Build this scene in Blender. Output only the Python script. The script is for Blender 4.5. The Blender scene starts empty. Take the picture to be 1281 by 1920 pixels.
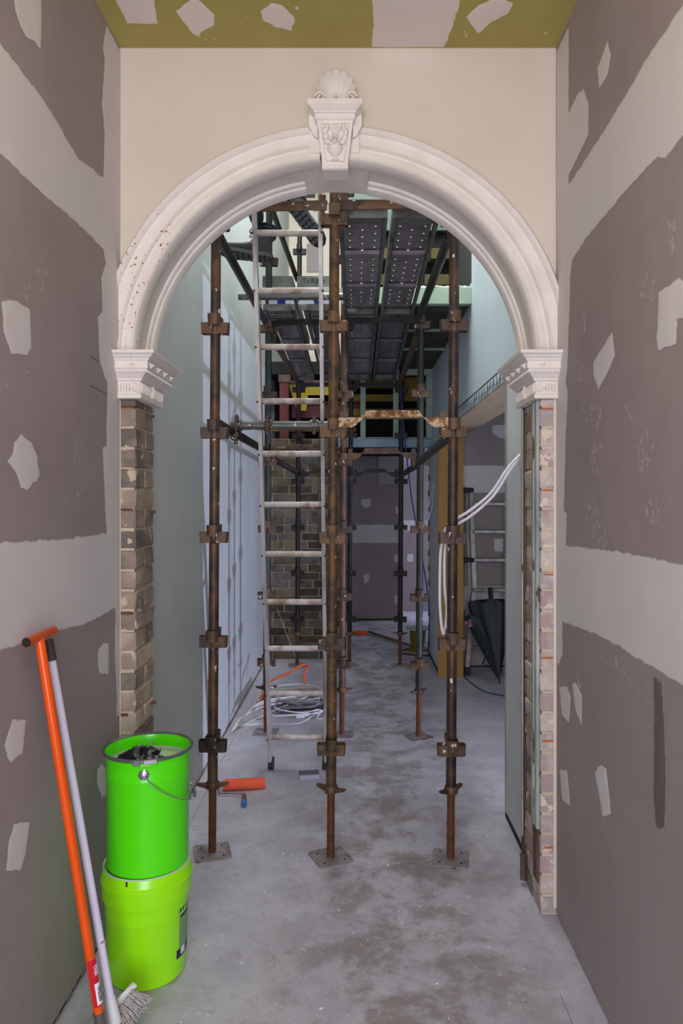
import bpy, bmesh, math, random
import numpy as np
from mathutils import Vector, Matrix
from mathutils.geometry import delaunay_2d_cdt
random.seed(7)
R = random.random
PI = math.pi
SC = bpy.context.scene
COL = SC.collection

# ------------------------------------------------------------------ camera
F, VX, VY, EYE = 1380.0, 668.0, 935.0, 1.7       # focal length (px), vanishing point, eye height
cam = bpy.data.cameras.new('camera'); cam.sensor_width = 36; cam.lens = F/1920*36
cam.shift_x = -(VX-640.5)/1920; cam.shift_y = -(960-VY)/1920; cam.clip_start = .02
co = bpy.data.objects.new('camera', cam); COL.objects.link(co)
co.location = (0, 0, EYE); co.rotation_euler = (PI/2, 0, 0); SC.camera = co

# ------------------------------------------------------------------ world, lamps, exposure
SC.view_settings.view_transform = 'Standard'; SC.view_settings.look = 'None'
SC.view_settings.gamma = 1.0; SC.view_settings.use_curve_mapping = False
SC.view_settings.exposure = 1.5
w = bpy.data.worlds.new('world'); SC.world = w; w.use_nodes = True
w.node_tree.nodes['Background'].inputs[0].default_value = (.62, .74, 1, 1)
w.node_tree.nodes['Background'].inputs[1].default_value = .6
def light(name, typ, loc, energy, color, target=None, size=None, size_y=None, radius=None):
    l = bpy.data.lights.new(name, typ); l.energy = energy; l.color = color
    if typ == 'AREA':
        l.shape = 'RECTANGLE'; l.size = size; l.size_y = size_y or size
    elif radius: l.shadow_soft_size = radius
    o = bpy.data.objects.new(name, l); COL.objects.link(o); o.location = loc
    if target is not None:
        o.rotation_euler = (Vector(target)-Vector(loc)).to_track_quat('-Z', 'Y').to_euler()
    return o
light('front_door_daylight', 'AREA', (-.05, -1.28, 1.45), 33, (.88, .87, 1), (-.05, 3, 1.5), 1.5, 2.6)
light('hall_warm_fill', 'POINT', (-.25, .7, 2.8), 13, (1, .88, .76), radius=.28)  # warm fill light added to brighten the hall walls; no bulb known
light('stairwell_skylight', 'AREA', (-.15, 6.0, 6.6), 185, (.93, .985, 1), (-.15, 6.0, 0), 1.4, 5.0)
wl_ = light('floor_work_lamp', 'SPOT', (5.0, 2.66, .26), 330, (.60, .64, 1), (-.95, 5.55, 1.55), radius=.05)
wl_.data.spot_size = math.radians(40); wl_.data.spot_blend = .25
light('side_room_fill', 'AREA', (3.2, 2.5, 1.5), 11, (.8, .88, 1), (1.5, 6, 1.0), 1.2, 1.4)  # added fill light in daylight colour, no window behind it
light('back_room_window', 'AREA', (2.6, 10.62, 1.3), 11, (.72, .76, 1), (.7, 11.05, .9), .5, 1.4)

# ------------------------------------------------------------------ helpers
def P(px, py, Y): return Vector(((px-VX)*Y/F, Y, EYE+(VY-py)*Y/F))
def PX(px, py, X):
    s = (px-VX)/X; return Vector((X, F/s, EYE+(VY-py)/s))
def PZ(px, py, Z=0):
    s = (VY-py)/(Z-EYE); return Vector(((px-VX)/s, F/s, Z))
def lin(c):
    c = c/255.0
    return c/12.92 if c <= .04045 else ((c+.055)/1.055)**2.4
def S(r, g, b): return (lin(r), lin(g), lin(b), 1)

def mat(name, cols, scale=6, rough=.6, metal=0, bump=0, bscale=40, detail=6, splat=None, rnd=0, stretch=None, speck=None, spec=.5, rvar=.1, contrast=1.0):
    m = bpy.data.materials.new(name); m.use_nodes = True
    nt = m.node_tree; N = nt.nodes; L = nt.links; b = N['Principled BSDF']
    b.inputs['Roughness'].default_value = rough; b.inputs['Metallic'].default_value = metal
    b.inputs['Specular IOR Level'].default_value = spec
    if len(cols) == 1 and not bump and not splat and not rnd:
        b.inputs['Base Color'].default_value = cols[0]; return m
    tc = N.new('ShaderNodeTexCoord'); vec = tc.outputs['Object']
    if rnd:
        oi = N.new('ShaderNodeObjectInfo'); ad = N.new('ShaderNodeVectorMath'); ad.operation = 'MULTIPLY_ADD'
        L.new(oi.outputs['Random'], ad.inputs[0]); ad.inputs[1].default_value = (31, 17, 23); L.new(vec, ad.inputs[2]); vec = ad.outputs[0]
    if stretch:
        mp = N.new('ShaderNodeMapping'); mp.inputs['Scale'].default_value = stretch; L.new(vec, mp.inputs[0]); vec = mp.outputs[0]
    no = N.new('ShaderNodeTexNoise'); no.inputs['Scale'].default_value = scale; no.inputs['Detail'].default_value = detail
    no.inputs['Roughness'].default_value = .62; L.new(vec, no.inputs['Vector'])
    fac = no.outputs['Fac']
    if rnd:
        ma = N.new('ShaderNodeMath'); ma.operation = 'MULTIPLY_ADD'; L.new(oi.outputs['Random'], ma.inputs[0]); ma.inputs[1].default_value = rnd
        mb = N.new('ShaderNodeMath'); mb.operation = 'SUBTRACT'; L.new(fac, mb.inputs[0]); mb.inputs[1].default_value = rnd/2; L.new(mb.outputs[0], ma.inputs[2]); fac = ma.outputs[0]
    cr = N.new('ShaderNodeValToRGB'); e = cr.color_ramp.elements
    n = len(cols); lo, hi = .5-.2/contrast, .5+.2/contrast
    for i, c in enumerate(cols):
        pos = lo+(hi-lo)*i/max(1, n-1)
        if i < 2: e[i].position = pos; e[i].color = c
        else: x = e.new(pos); x.color = c
    if n == 1: e[1].color = cols[0]
    L.new(fac, cr.inputs[0]); out = cr.outputs[0]
    for sp in ([splat] if splat else [])+([speck] if speck else []):
        n2 = N.new('ShaderNodeTexNoise'); n2.inputs['Scale'].default_value = sp[1]; n2.inputs['Detail'].default_value = 3; L.new(vec, n2.inputs['Vector'])
        r2 = N.new('ShaderNodeValToRGB'); r2.color_ramp.elements[0].position = sp[2]; r2.color_ramp.elements[1].position = sp[2]+.025
        L.new(n2.outputs['Fac'], r2.inputs[0])
        mx = N.new('ShaderNodeMix'); mx.data_type = 'RGBA'; L.new(r2.outputs[0], mx.inputs['Factor']); L.new(out, mx.inputs['A']); mx.inputs['B'].default_value = sp[0]; out = mx.outputs['Result']
    L.new(out, b.inputs['Base Color'])
    if bump:
        nb = N.new('ShaderNodeTexNoise'); nb.inputs['Scale'].default_value = bscale; nb.inputs['Detail'].default_value = 5; L.new(vec, nb.inputs['Vector'])
        bp = N.new('ShaderNodeBump'); bp.inputs['Strength'].default_value = bump; bp.inputs['Distance'].default_value = .01; L.new(nb.outputs['Fac'], bp.inputs['Height']); L.new(bp.outputs[0], b.inputs['Normal'])
    return m

M = {}
def defm(key, *a, **k): M[key] = mat(key, *a, **k)
BOARD = S(153, 142, 141); COMP = S(210, 206, 205); GREEN = S(170, 158, 74)
defm('plasterboard', [S(148,137,136), S(158,147,146)], 3, .75, bump=.03, bscale=300, spec=.25, speck=(S(190,182,176), 38, .735))
defm('primed_wall', [S(190,194,190), S(200,203,200)], 2, .55, bump=.02, spec=.3)
defm('blue_primed_wall', [S(186,198,204), S(196,207,212)], 2, .5, spec=.3)
defm('cream_paint', [S(211,199,184), S(218,206,192)], 2, .55, bump=.03, bscale=60, spec=.3)
defm('plaster_trim', [S(222,214,204), S(233,227,219)], 9, .65, bump=.15, bscale=50, spec=.3)
defm('plaster_chipped', [S(226,218,208), S(234,228,220)], 9, .65, bump=.15, bscale=50, splat=(S(150,100,76), 70, .645), spec=.3)
defm('plaster_few_chips', [S(224,216,206), S(233,227,219)], 9, .65, bump=.15, bscale=50, splat=(S(150,100,76), 60, .70), spec=.3)
defm('green_board', [S(158,147,82), S(168,157,92)], 4, .75, bump=.03, bscale=250, spec=.2, speck=(S(200,190,140), 30, .72))
defm('mortar', [S(186,172,146), S(206,194,170)], 12, .9, bump=.5, bscale=60, spec=.2)
defm('brick_brown', [S(112,104,97), S(142,130,118), S(160,142,124), S(182,168,150)], 7, .9, bump=.6, bscale=70, rnd=.4, spec=.2, splat=(S(196,182,158), 18, .64))
defm('brick_pale', [S(172,152,148), S(190,174,168), S(206,192,180), S(170,158,156)], 9, .9, bump=.6, bscale=70, rnd=.45, spec=.2, splat=(S(216,202,186), 22, .60))
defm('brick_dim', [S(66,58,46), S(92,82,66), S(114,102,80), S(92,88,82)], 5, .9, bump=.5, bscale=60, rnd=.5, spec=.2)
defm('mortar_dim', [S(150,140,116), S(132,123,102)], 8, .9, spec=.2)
defm('rust', [S(42,32,29), S(66,50,41), S(96,68,44), S(76,62,54)], 11, .5, .25, bump=.25, bscale=90, rnd=.25, speck=(S(206,200,190), 30, .675), stretch=(1,1,.6))
defm('rust_orange', [S(50,40,32), S(78,61,45), S(108,78,42), S(74,64,56)], 14, .55, .25, bump=.3, bscale=90, rnd=.2, speck=(S(206,196,176), 34, .70))
defm('rod_rust', [S(70,42,28), S(104,62,36), S(84,56,42)], 14, .6, .2, bump=.2)
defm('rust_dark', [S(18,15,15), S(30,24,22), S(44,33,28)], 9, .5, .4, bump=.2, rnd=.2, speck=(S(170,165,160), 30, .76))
defm('rust_white', [S(96,60,30), S(150,112,72), S(206,188,160), S(120,80,44)], 26, .7, .2, bump=.4, bscale=60, rnd=.1, contrast=1.4)
defm('green_tube', [S(30,38,34), S(46,56,50), S(46,38,30), S(62,70,66)], 6, .5, .4, bump=.15, rnd=.3, stretch=(1,1,.5), speck=(S(190,190,180), 26, .75))
defm('grey_tube', [S(74,78,77), S(98,100,97), S(86,83,77)], 8, .45, .5, bump=.15, rnd=.2, splat=(S(205,196,160), 30, .66))
defm('plank_steel', [S(104,97,100), S(130,122,125), S(154,147,149)], 5, .5, .2, bump=.15, rnd=.25, stretch=(1,.35,1))
defm('plank_rim', [S(86,88,85), S(116,119,115), S(70,60,54)], 8, .5, .35, bump=.15, rnd=.2)
defm('plate_steel', [S(134,124,127), S(156,146,150), S(112,98,94)], 12, .6, .3, bump=.2, rnd=.2)
defm('aluminium', [S(152,146,141), S(182,176,172), S(122,113,106)], 12, .45, .25, bump=.15, rnd=.2, stretch=(1,1,.2))
defm('aluminium_dull', [S(120,116,112), S(160,156,152)], 12, .4, .6, bump=.1)
defm('rung_worn', [S(160,147,137), S(190,182,175), S(134,110,96)], 10, .55, .15, bump=.2, rnd=.3)
defm('black_rubber', [S(28,27,28), S(40,38,38)], 20, .7)
defm('mdf', [S(150,112,48), S(160,122,56)], 3, .65, stretch=(1,1,.2))
defm('plywood', [S(160,138,108), S(178,158,128), S(168,146,116)], 4, .7, stretch=(6,1,1))
defm('old_wood', [S(84,72,62), S(126,112,98), S(152,138,120)], 8, .85, bump=.4, stretch=(1,1,.15))
defm('green_painted_wood', [S(132,142,138), S(162,168,164), S(196,196,188)], 14, .7, bump=.4, bscale=50, stretch=(1,1,.25), splat=(S(88,78,66), 22, .64))
defm('dark_wood', [S(52,40,36), S(84,66,58), S(110,92,80)], 10, .8, bump=.3, stretch=(1,1,.2))
defm('mint_timber', [S(146,166,150), S(166,186,168)], 5, .7)
defm('mint_board', [S(80,98,88), S(98,116,106)], 4, .7)
defm('insulation', [S(34,36,26), S(58,60,46), S(78,80,66)], 5, .95, bump=.6, bscale=12)
defm('dark_void', [S(16,14,13), S(24,21,19)], 5, .9)  # near-black that carries the shade of voids, gaps and bores
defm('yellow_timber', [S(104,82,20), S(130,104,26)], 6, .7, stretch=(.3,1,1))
defm('yellow_steel', [S(160,142,22), S(146,126,18)], 6, .5)
defm('red_steel', [S(72,18,22), S(90,26,30), S(60,14,18)], 8, .55)
defm('blue_steel', [S(92,118,128), S(112,138,146)], 6, .4, .3)
defm('green_gloss', [S(80,226,4), S(88,234,8)], 3, .2, spec=.5)
defm('lime_plastic', [S(152,240,4), S(160,246,8)], 3, .22, spec=.5)
defm('lid_rim_steel', [S(150,152,158), S(128,130,136)], 8, .25, .8)
defm('bright_steel', [S(190,194,200)], 8, .2, .9)
defm('dusty_green', [S(170,196,160), S(186,204,180)], 6, .7)
defm('black_plastic_bag', [S(20,20,24), S(30,30,36)], 14, .32, bump=.5, bscale=30)
defm('orange_paint', [S(232,88,8), S(222,78,6)], 5, .25)
defm('orange_dark', [S(190,76,30), S(206,88,38)], 5, .3)
defm('red_label', [S(200,10,40)], 5, .4)
defm('white_label', [S(236,236,240)], 5, .5)
defm('ink', [S(24,22,40)], 5, .5)
defm('navy_ink', [S(24,12,66)], 5, .4)
defm('label_green', [S(120,160,110)], 5, .4)
defm('white_pole', [S(214,212,232), S(222,220,238)], 5, .4, splat=(S(120,116,124), 55, .70))
defm('grip_grey', [S(60,54,54)], 5, .6)
defm('white_plastic', [S(214,216,214), S(226,228,226)], 5, .4)
defm('bristle', [S(120,110,106), S(200,194,190), S(86,76,72)], 60, .8, rnd=0)
defm('orange_nap', [S(255,112,80), S(248,98,66)], 40, .95, bump=.4, bscale=200)
defm('blue_grip', [S(28,120,190)], 5, .4)
defm('wire_steel', [S(120,116,116)], 5, .35, .7)
defm('grey_foam', [S(132,134,140), S(156,156,164)], 30, .9, bump=.3, bscale=150)
defm('dark_foam', [S(92,92,98), S(108,108,114)], 30, .9, bump=.3, bscale=150)
defm('white_cable', [S(226,222,232)], 5, .45)
defm('beige_cable', [S(196,186,174), S(210,202,192)], 5, .5)
defm('grey_cable', [S(120,120,124)], 5, .5)
defm('dark_cable', [S(34,34,36)], 5, .5)
defm('orange_cable', [S(206,92,52)], 5, .5)
defm('blue_hose', [S(52,84,100)], 5, .45)
defm('umbrella_cloth', [S(13,22,26), S(21,33,37)], 4, .5, stretch=(4,4,1), spec=.4)
defm('pink_print', [S(214,150,170)], 5, .6)
defm('boot_leather', [S(34,36,42), S(52,54,62)], 8, .6, bump=.3, bscale=60)
defm('boot_sole', [S(70,72,78), S(88,90,96)], 10, .75)
defm('boot_groove', [S(28,30,33)], 5, .9)
defm('trouser_navy', [S(22,26,42), S(30,34,54)], 12, .9, bump=.2, bscale=90)
defm('shirt_grey', [S(70,74,84), S(84,88,96)], 12, .9)
defm('skin', [S(196,150,126), S(206,160,136)], 8, .55)
defm('hair', [S(44,34,28)], 5, .7)
defm('paper', [S(208,208,226), S(220,220,234)], 4, .7)
defm('blue_tape', [S(26,52,140)], 4, .4)
defm('cardboard', [S(164,130,92)], 4, .8)
defm('grey_metal_box', [S(150,146,144), S(160,156,154)], 3, .6)
defm('scuff', [S(178,170,166)], 5, .9)
defm('tie_rust', [S(86,54,36), S(120,72,40)], 20, .8)
defm('tie_orange', [S(170,96,50), S(190,112,60)], 20, .8)

def blend_mat(name, a, b):          # skim of compound whose edge feathers out into the board (stored per vertex)
    m = bpy.data.materials.new(name); m.use_nodes = True; nt = m.node_tree; N = nt.nodes; L = nt.links; bs = N['Principled BSDF']
    at = N.new('ShaderNodeAttribute'); at.attribute_name = 'skim'
    tc = N.new('ShaderNodeTexCoord'); no = N.new('ShaderNodeTexNoise'); no.inputs['Scale'].default_value = 22; no.inputs['Detail'].default_value = 5
    L.new(tc.outputs['Object'], no.inputs['Vector'])
    m1 = N.new('ShaderNodeMath'); m1.operation = 'MULTIPLY_ADD'; L.new(no.outputs['Fac'], m1.inputs[0]); m1.inputs[1].default_value = .8; m1.inputs[2].default_value = -.4
    m2 = N.new('ShaderNodeMath'); m2.operation = 'ADD'; L.new(at.outputs['Fac'], m2.inputs[0]); L.new(m1.outputs[0], m2.inputs[1])
    mr = N.new('ShaderNodeMapRange'); mr.interpolation_type = 'SMOOTHSTEP'; mr.inputs['From Min'].default_value = .2; mr.inputs['From Max'].default_value = .62; L.new(m2.outputs[0], mr.inputs['Value'])
    n3 = N.new('ShaderNodeTexNoise'); n3.inputs['Scale'].default_value = 3; L.new(tc.outputs['Object'], n3.inputs['Vector'])
    mx0 = N.new('ShaderNodeMix'); mx0.data_type = 'RGBA'; L.new(n3.outputs['Fac'], mx0.inputs['Factor']); mx0.inputs['A'].default_value = [x*.93 for x in b[:3]]+[1]; mx0.inputs['B'].default_value = [min(1, x*1.06) for x in b[:3]]+[1]
    mx = N.new('ShaderNodeMix'); mx.data_type = 'RGBA'; L.new(mr.outputs[0], mx.inputs['Factor']); mx.inputs['A'].default_value = a; L.new(mx0.outputs['Result'], mx.inputs['B'])
    L.new(mx.outputs['Result'], bs.inputs['Base Color']); bs.inputs['Roughness'].default_value = .7; bs.inputs['Specular IOR Level'].default_value = .25
    return m
M['skim_wall'] = blend_mat('skim_wall', BOARD, COMP)
M['skim_ceiling'] = blend_mat('skim_ceiling', S(163,152,87), S(216,206,196))

def floor_mat():
    m = bpy.data.materials.new('dusty_floor_sheet'); m.use_nodes = True; nt = m.node_tree; N = nt.nodes; L = nt.links; bs = N['Principled BSDF']
    tc = N.new('ShaderNodeTexCoord'); V = tc.outputs['Object']
    def noise(sc, det=6, dist=0, ro=.6):
        n = N.new('ShaderNodeTexNoise'); n.inputs['Scale'].default_value = sc; n.inputs['Detail'].default_value = det; n.inputs['Distortion'].default_value = dist; n.inputs['Roughness'].default_value = ro; L.new(V, n.inputs['Vector']); return n.outputs['Fac']
    def ramp(f, a, b):
        r = N.new('ShaderNodeMapRange'); r.interpolation_type = 'SMOOTHSTEP'; r.inputs['From Min'].default_value = a; r.inputs['From Max'].default_value = b; L.new(f, r.inputs['Value']); return r.outputs[0]
    def mul(a, b):
        q = N.new('ShaderNodeMath'); q.operation = 'MULTIPLY'; L.new(a, q.inputs[0])
        if isinstance(b, float): q.inputs[1].default_value = b
        else: L.new(b, q.inputs[1])
        return q.outputs[0]
    def mix(f, a, b):
        x = N.new('ShaderNodeMix'); x.data_type = 'RGBA'; L.new(f, x.inputs['Factor'])
        if isinstance(a, tuple): x.inputs['A'].default_value = a
        else: L.new(a, x.inputs['A'])
        if isinstance(b, tuple): x.inputs['B'].default_value = b
        else: L.new(b, x.inputs['B'])
        return x.outputs['Result']
    sx = N.new('ShaderNodeSeparateXYZ'); L.new(V, sx.inputs[0])
    d = N.new('ShaderNodeMath'); d.operation = 'SUBTRACT'; L.new(sx.outputs[0], d.inputs[0]); d.inputs[1].default_value = .2
    ab = N.new('ShaderNodeMath'); ab.operation = 'ABSOLUTE'; L.new(d.outputs[0], ab.inputs[0])
    path = ramp(ab.outputs[0], .75, .1)                         # trodden middle of the hall
    c = mix(ramp(noise(4), .35, .65), S(172,169,180), S(189,186,196))
    dirt = mul(mul(ramp(noise(3.4, 9, .25, .72), .42, .60), path), .8)
    c = mix(dirt, c, S(130,118,113))
    fine = mul(ramp(noise(17, 9, .8, .75), .5, .66), .38)
    c = mix(fine, c, S(136,124,119))
    sw = mul(ramp(noise(9, 10, 1.2, .78), .55, .70), .4)
    c = mix(sw, c, S(214,212,214))
    L.new(c, bs.inputs['Base Color']); bs.inputs['Roughness'].default_value = .6; bs.inputs['Specular IOR Level'].default_value = .3
    bp = N.new('ShaderNodeBump'); bp.inputs['Strength'].default_value = .12; bp.inputs['Distance'].default_value = .01; L.new(noise(60), bp.inputs['Height']); L.new(bp.outputs[0], bs.inputs['Normal'])
    return m
M['floor'] = floor_mat()

class MB:
    def __init__(s): s.v = []; s.f = []; s.mi = []; s.cur = 0
    def add(s, vs, fs, xf=None):
        o = len(s.v)
        s.v += [tuple(xf @ Vector(p)) if xf else tuple(p) for p in vs]
        s.f += [[o+i for i in f] for f in fs]; s.mi += [s.cur]*len(fs); return s
    def box(s, a, b, xf=None, c=0):
        x0, y0, z0 = a; x1, y1, z1 = b
        if c:
            bm = bmesh.new(); bmesh.ops.create_cube(bm, size=1)
            for v in bm.verts: v.co = Vector(((x0+x1)/2+v.co.x*(x1-x0), (y0+y1)/2+v.co.y*(y1-y0), (z0+z1)/2+v.co.z*(z1-z0)))
            bmesh.ops.bevel(bm, geom=bm.edges[:], offset=c, segments=1, affect='EDGES', profile=.5)
            bm.verts.index_update(); s.add([v.co.copy() for v in bm.verts], [[v.index for v in f.verts] for f in bm.faces], xf); bm.free(); return s
        return s.add([(x0,y0,z0),(x1,y0,z0),(x1,y1,z0),(x0,y1,z0),(x0,y0,z1),(x1,y0,z1),(x1,y1,z1),(x0,y1,z1)],
                     [(3,2,1,0),(4,5,6,7),(0,1,5,4),(1,2,6,5),(2,3,7,6),(3,0,4,7)], xf)
    def prism(s, pts, a, b, axis='y', xf=None):      # polygon (2 coords) extruded from a to b along an axis
        n = len(pts)
        def mk(p, t): return {'y': (p[0], t, p[1]), 'x': (t, p[0], p[1]), 'z': (p[0], p[1], t)}[axis]
        vs = [mk(p, a) for p in pts]+[mk(p, b) for p in pts]
        return s.add(vs, [list(range(n)), list(range(2*n-1, n-1, -1))]+[[i, n+i, n+(i+1) % n, (i+1) % n] for i in range(n)], xf)
    def lathe(s, prof, n=24, xf=None, cap0=True, cap1=True):   # (r, z)
        vs = []; fs = []
        for r, z in prof:
            for k in range(n): a = 2*PI*k/n; vs.append((r*math.cos(a), r*math.sin(a), z))
        for i in range(len(prof)-1):
            for k in range(n): fs.append([i*n+k, i*n+(k+1) % n, (i+1)*n+(k+1) % n, (i+1)*n+k])
        if cap0: fs.append(list(range(n-1, -1, -1)))
        if cap1: fs.append(list(range((len(prof)-1)*n, len(prof)*n)))
        return s.add(vs, fs, xf)
    def tube(s, pts, r, n=8, closed=False, cap=True, flat=None):
        pts = [Vector(p) for p in pts]; m = len(pts); vs = []; fs = []
        rs = r if isinstance(r, (list, tuple)) else [r]*m
        up = None
        for i, p in enumerate(pts):
            if closed: t = pts[(i+1) % m]-pts[i-1]
            else: t = pts[min(i+1, m-1)]-pts[max(i-1, 0)]
            if t.length < 1e-9: t = Vector((0, 0, 1))
            t.normalize()
            if up is None:
                up = Vector((0, 0, 1)) if abs(t.z) < .9 else Vector((0, 1, 0))
            u = t.cross(up)
            if u.length < 1e-6: u = t.orthogonal()
            u.normalize(); v = u.cross(t).normalized(); up = v
            for k in range(n):
                a = 2*PI*k/n+PI/n
                vs.append(p+(u*math.cos(a)+v*math.sin(a)*(flat or 1))*rs[i])
        for i in range(m if closed else m-1):
            j = (i+1) % m
            for k in range(n): fs.append([i*n+k, i*n+(k+1) % n, j*n+(k+1) % n, j*n+k])
        if cap and not closed: fs += [list(range(n-1, -1, -1)), list(range((m-1)*n, m*n))]
        return s.add(vs, fs)
    def ell(s, c, rad, xf=None, nu=10, nv=6):
        vs = [(c[0], c[1], c[2]-rad[2])]; fs = []
        for i in range(1, nv):
            ph = -PI/2+PI*i/nv
            for k in range(nu): a = 2*PI*k/nu; vs.append((c[0]+rad[0]*math.cos(ph)*math.cos(a), c[1]+rad[1]*math.cos(ph)*math.sin(a), c[2]+rad[2]*math.sin(ph)))
        vs.append((c[0], c[1], c[2]+rad[2])); t = len(vs)-1
        for k in range(nu):
            fs.append([0, 1+(k+1) % nu, 1+k]); fs.append([t, t-nu+k, t-nu+(k+1) % nu])
        for i in range(nv-2):
            for k in range(nu): fs.append([1+i*nu+k, 1+i*nu+(k+1) % nu, 1+(i+1)*nu+(k+1) % nu, 1+(i+1)*nu+k])
        return s.add(vs, fs, xf)
    def mesh(s, name, mats, smooth=35):
        me = bpy.data.meshes.new(name); me.from_pydata(s.v, [], s.f)
        for k in (mats if isinstance(mats, (list, tuple)) else [mats]): me.materials.append(M[k])
        if any(s.mi): me.polygons.foreach_set('material_index', s.mi)
        bm = bmesh.new(); bm.from_mesh(me); bmesh.ops.recalc_face_normals(bm, faces=bm.faces[:]); bm.to_mesh(me); bm.free()
        if smooth:
            me.polygons.foreach_set('use_smooth', [True]*len(me.polygons)); me.set_sharp_from_angle(angle=math.radians(smooth))
        me.update(); return me
    def build(s, name, mats, parent=None, smooth=35, loc=None, label=None):
        o = bpy.data.objects.new(name, s.mesh(name, mats, smooth)); return link(o, parent, loc, label)
def link(o, parent=None, loc=None, label=None):
    COL.objects.link(o)
    if parent:
        o.parent = parent
    if loc is not None: o.location = loc
    if label: o['label'] = label
    return o
def tag(o, label, cat, group=None, kind=None):
    o['label'] = label; o['category'] = cat
    if group: o['group'] = group
    if kind: o['kind'] = kind
    return o
def thing(name, label, cat, loc=(0,0,0), rot=(0,0,0), group=None):
    o = bpy.data.objects.new(name, None); COL.objects.link(o); o.location = loc; o.rotation_euler = rot; o.empty_display_size = .1
    return tag(o, label, cat, group)
def struct(o, label=None):
    o['kind'] = 'structure'
    if label: o['label'] = label
    return o
def inst(name, me, parent, loc=(0,0,0), rot=(0,0,0), label=None):
    o = bpy.data.objects.new(name, me); link(o, parent, loc, label); o.rotation_euler = rot; return o
def spline(pts, n=8):
    pts = [Vector(p) for p in pts]; out = []
    for i in range(len(pts)-1):
        p0, p1, p2, p3 = pts[max(i-1, 0)], pts[i], pts[i+1], pts[min(i+2, len(pts)-1)]
        for k in range(n):
            t = k/n
            out.append(.5*((2*p1)+(-p0+p2)*t+(2*p0-5*p1+4*p2-p3)*t*t+(-p0+3*p1-3*p2+p3)*t**3))
    return out+[pts[-1]]
def along(p, q):                  # matrix placing local +Z from p to q
    p = Vector(p); d = Vector(q)-p
    return Matrix.Translation(p) @ d.to_track_quat('Z', 'Y').to_matrix().to_4x4()
def text_obj(txt, size, mtx, m, parent, name='lettering', extrude=.0006, align='CENTER'):
    cu = bpy.data.curves.new(name, 'FONT'); cu.body = txt; cu.size = size; cu.extrude = extrude; cu.align_x = align; cu.align_y = 'CENTER'; cu.resolution_u = 2
    o = bpy.data.objects.new(name, cu); COL.objects.link(o)
    dg = bpy.context.evaluated_depsgraph_get(); me = bpy.data.meshes.new_from_object(o.evaluated_get(dg)); bpy.data.objects.remove(o)
    me.materials.clear(); me.materials.append(M[m]); o = bpy.data.objects.new(name, me); link(o, parent); o.matrix_local = mtx; return o
# ================================================================== THE SETTING
XL, XR, CH, YA, YB = -.965, .817, 3.541, 3.007, 3.278
CX, CZ = -.085, 2.252                              # centre of the arch

def slab(name, a, b, m, parent=None, kind=True):
    o = MB().box(a, b).build(name, m, parent, smooth=0)
    if kind and not parent: struct(o)
    return o

# floor: fibre cement sheets laid with open joints
fl = slab('floor', (-1.4, -2.8, -.2), (5.8, 12.2, -.012), 'dark_wood')
for x0, x1 in ((-1.2, -.87), (-.868, .70), (.702, 2.4), (2.402, 5.7)):
    for y0, y1 in ((-2.75, -.5), (-.497, 2.53), (2.5312, 5.56), (5.563, 8.6), (8.603, 12.1)):
        if y0 > 2.5 and x0 == .702: continue
        MB().box((x0, y0, -.012), (2.4 if y0 > 2.5 and x0 == -.868 else x1, y1, 0)).build('floor_sheet', 'floor', fl, smooth=0)

wl = slab('wall_left', (-1.1, -2.7, .032), (XL, YA, CH), 'plasterboard')
MB().box((-1.09, -2.7, 0), (XL-.012, YA, .034)).build('bottom_track', 'dark_wood', wl, smooth=0)
for k in range(14):
    y = 1.7+k*.085+.02*math.sin(k*5); MB().box((XL-.0125, y, .001), (XL-.006, y+.022+.01*math.sin(k*3), .03)).build('track_shim', 'aluminium_dull', wl, smooth=0)
wr = slab('wall_right', (XR, -2.7, .012), (.95, YA, CH), 'plasterboard')
MB().box((XR+.006, -2.7, 0), (.94, YA, .014)).build('bottom_track', 'dark_wood', wr, smooth=0)
ce = slab('ceiling', (-1.1, -2.7, CH), (.95, YA+.1, CH+.12), 'green_board')
wb = MB(); wb.box((XL, -1.35, 0), (-.8, -1.2, CH)); wb.box((.7, -1.35, 0), (XR, -1.2, CH)); wb.box((-.8, -1.35, 2.85), (.7, -1.2, CH))
struct(wb.build('wall_behind', 'primed_wall', smooth=0))

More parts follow.
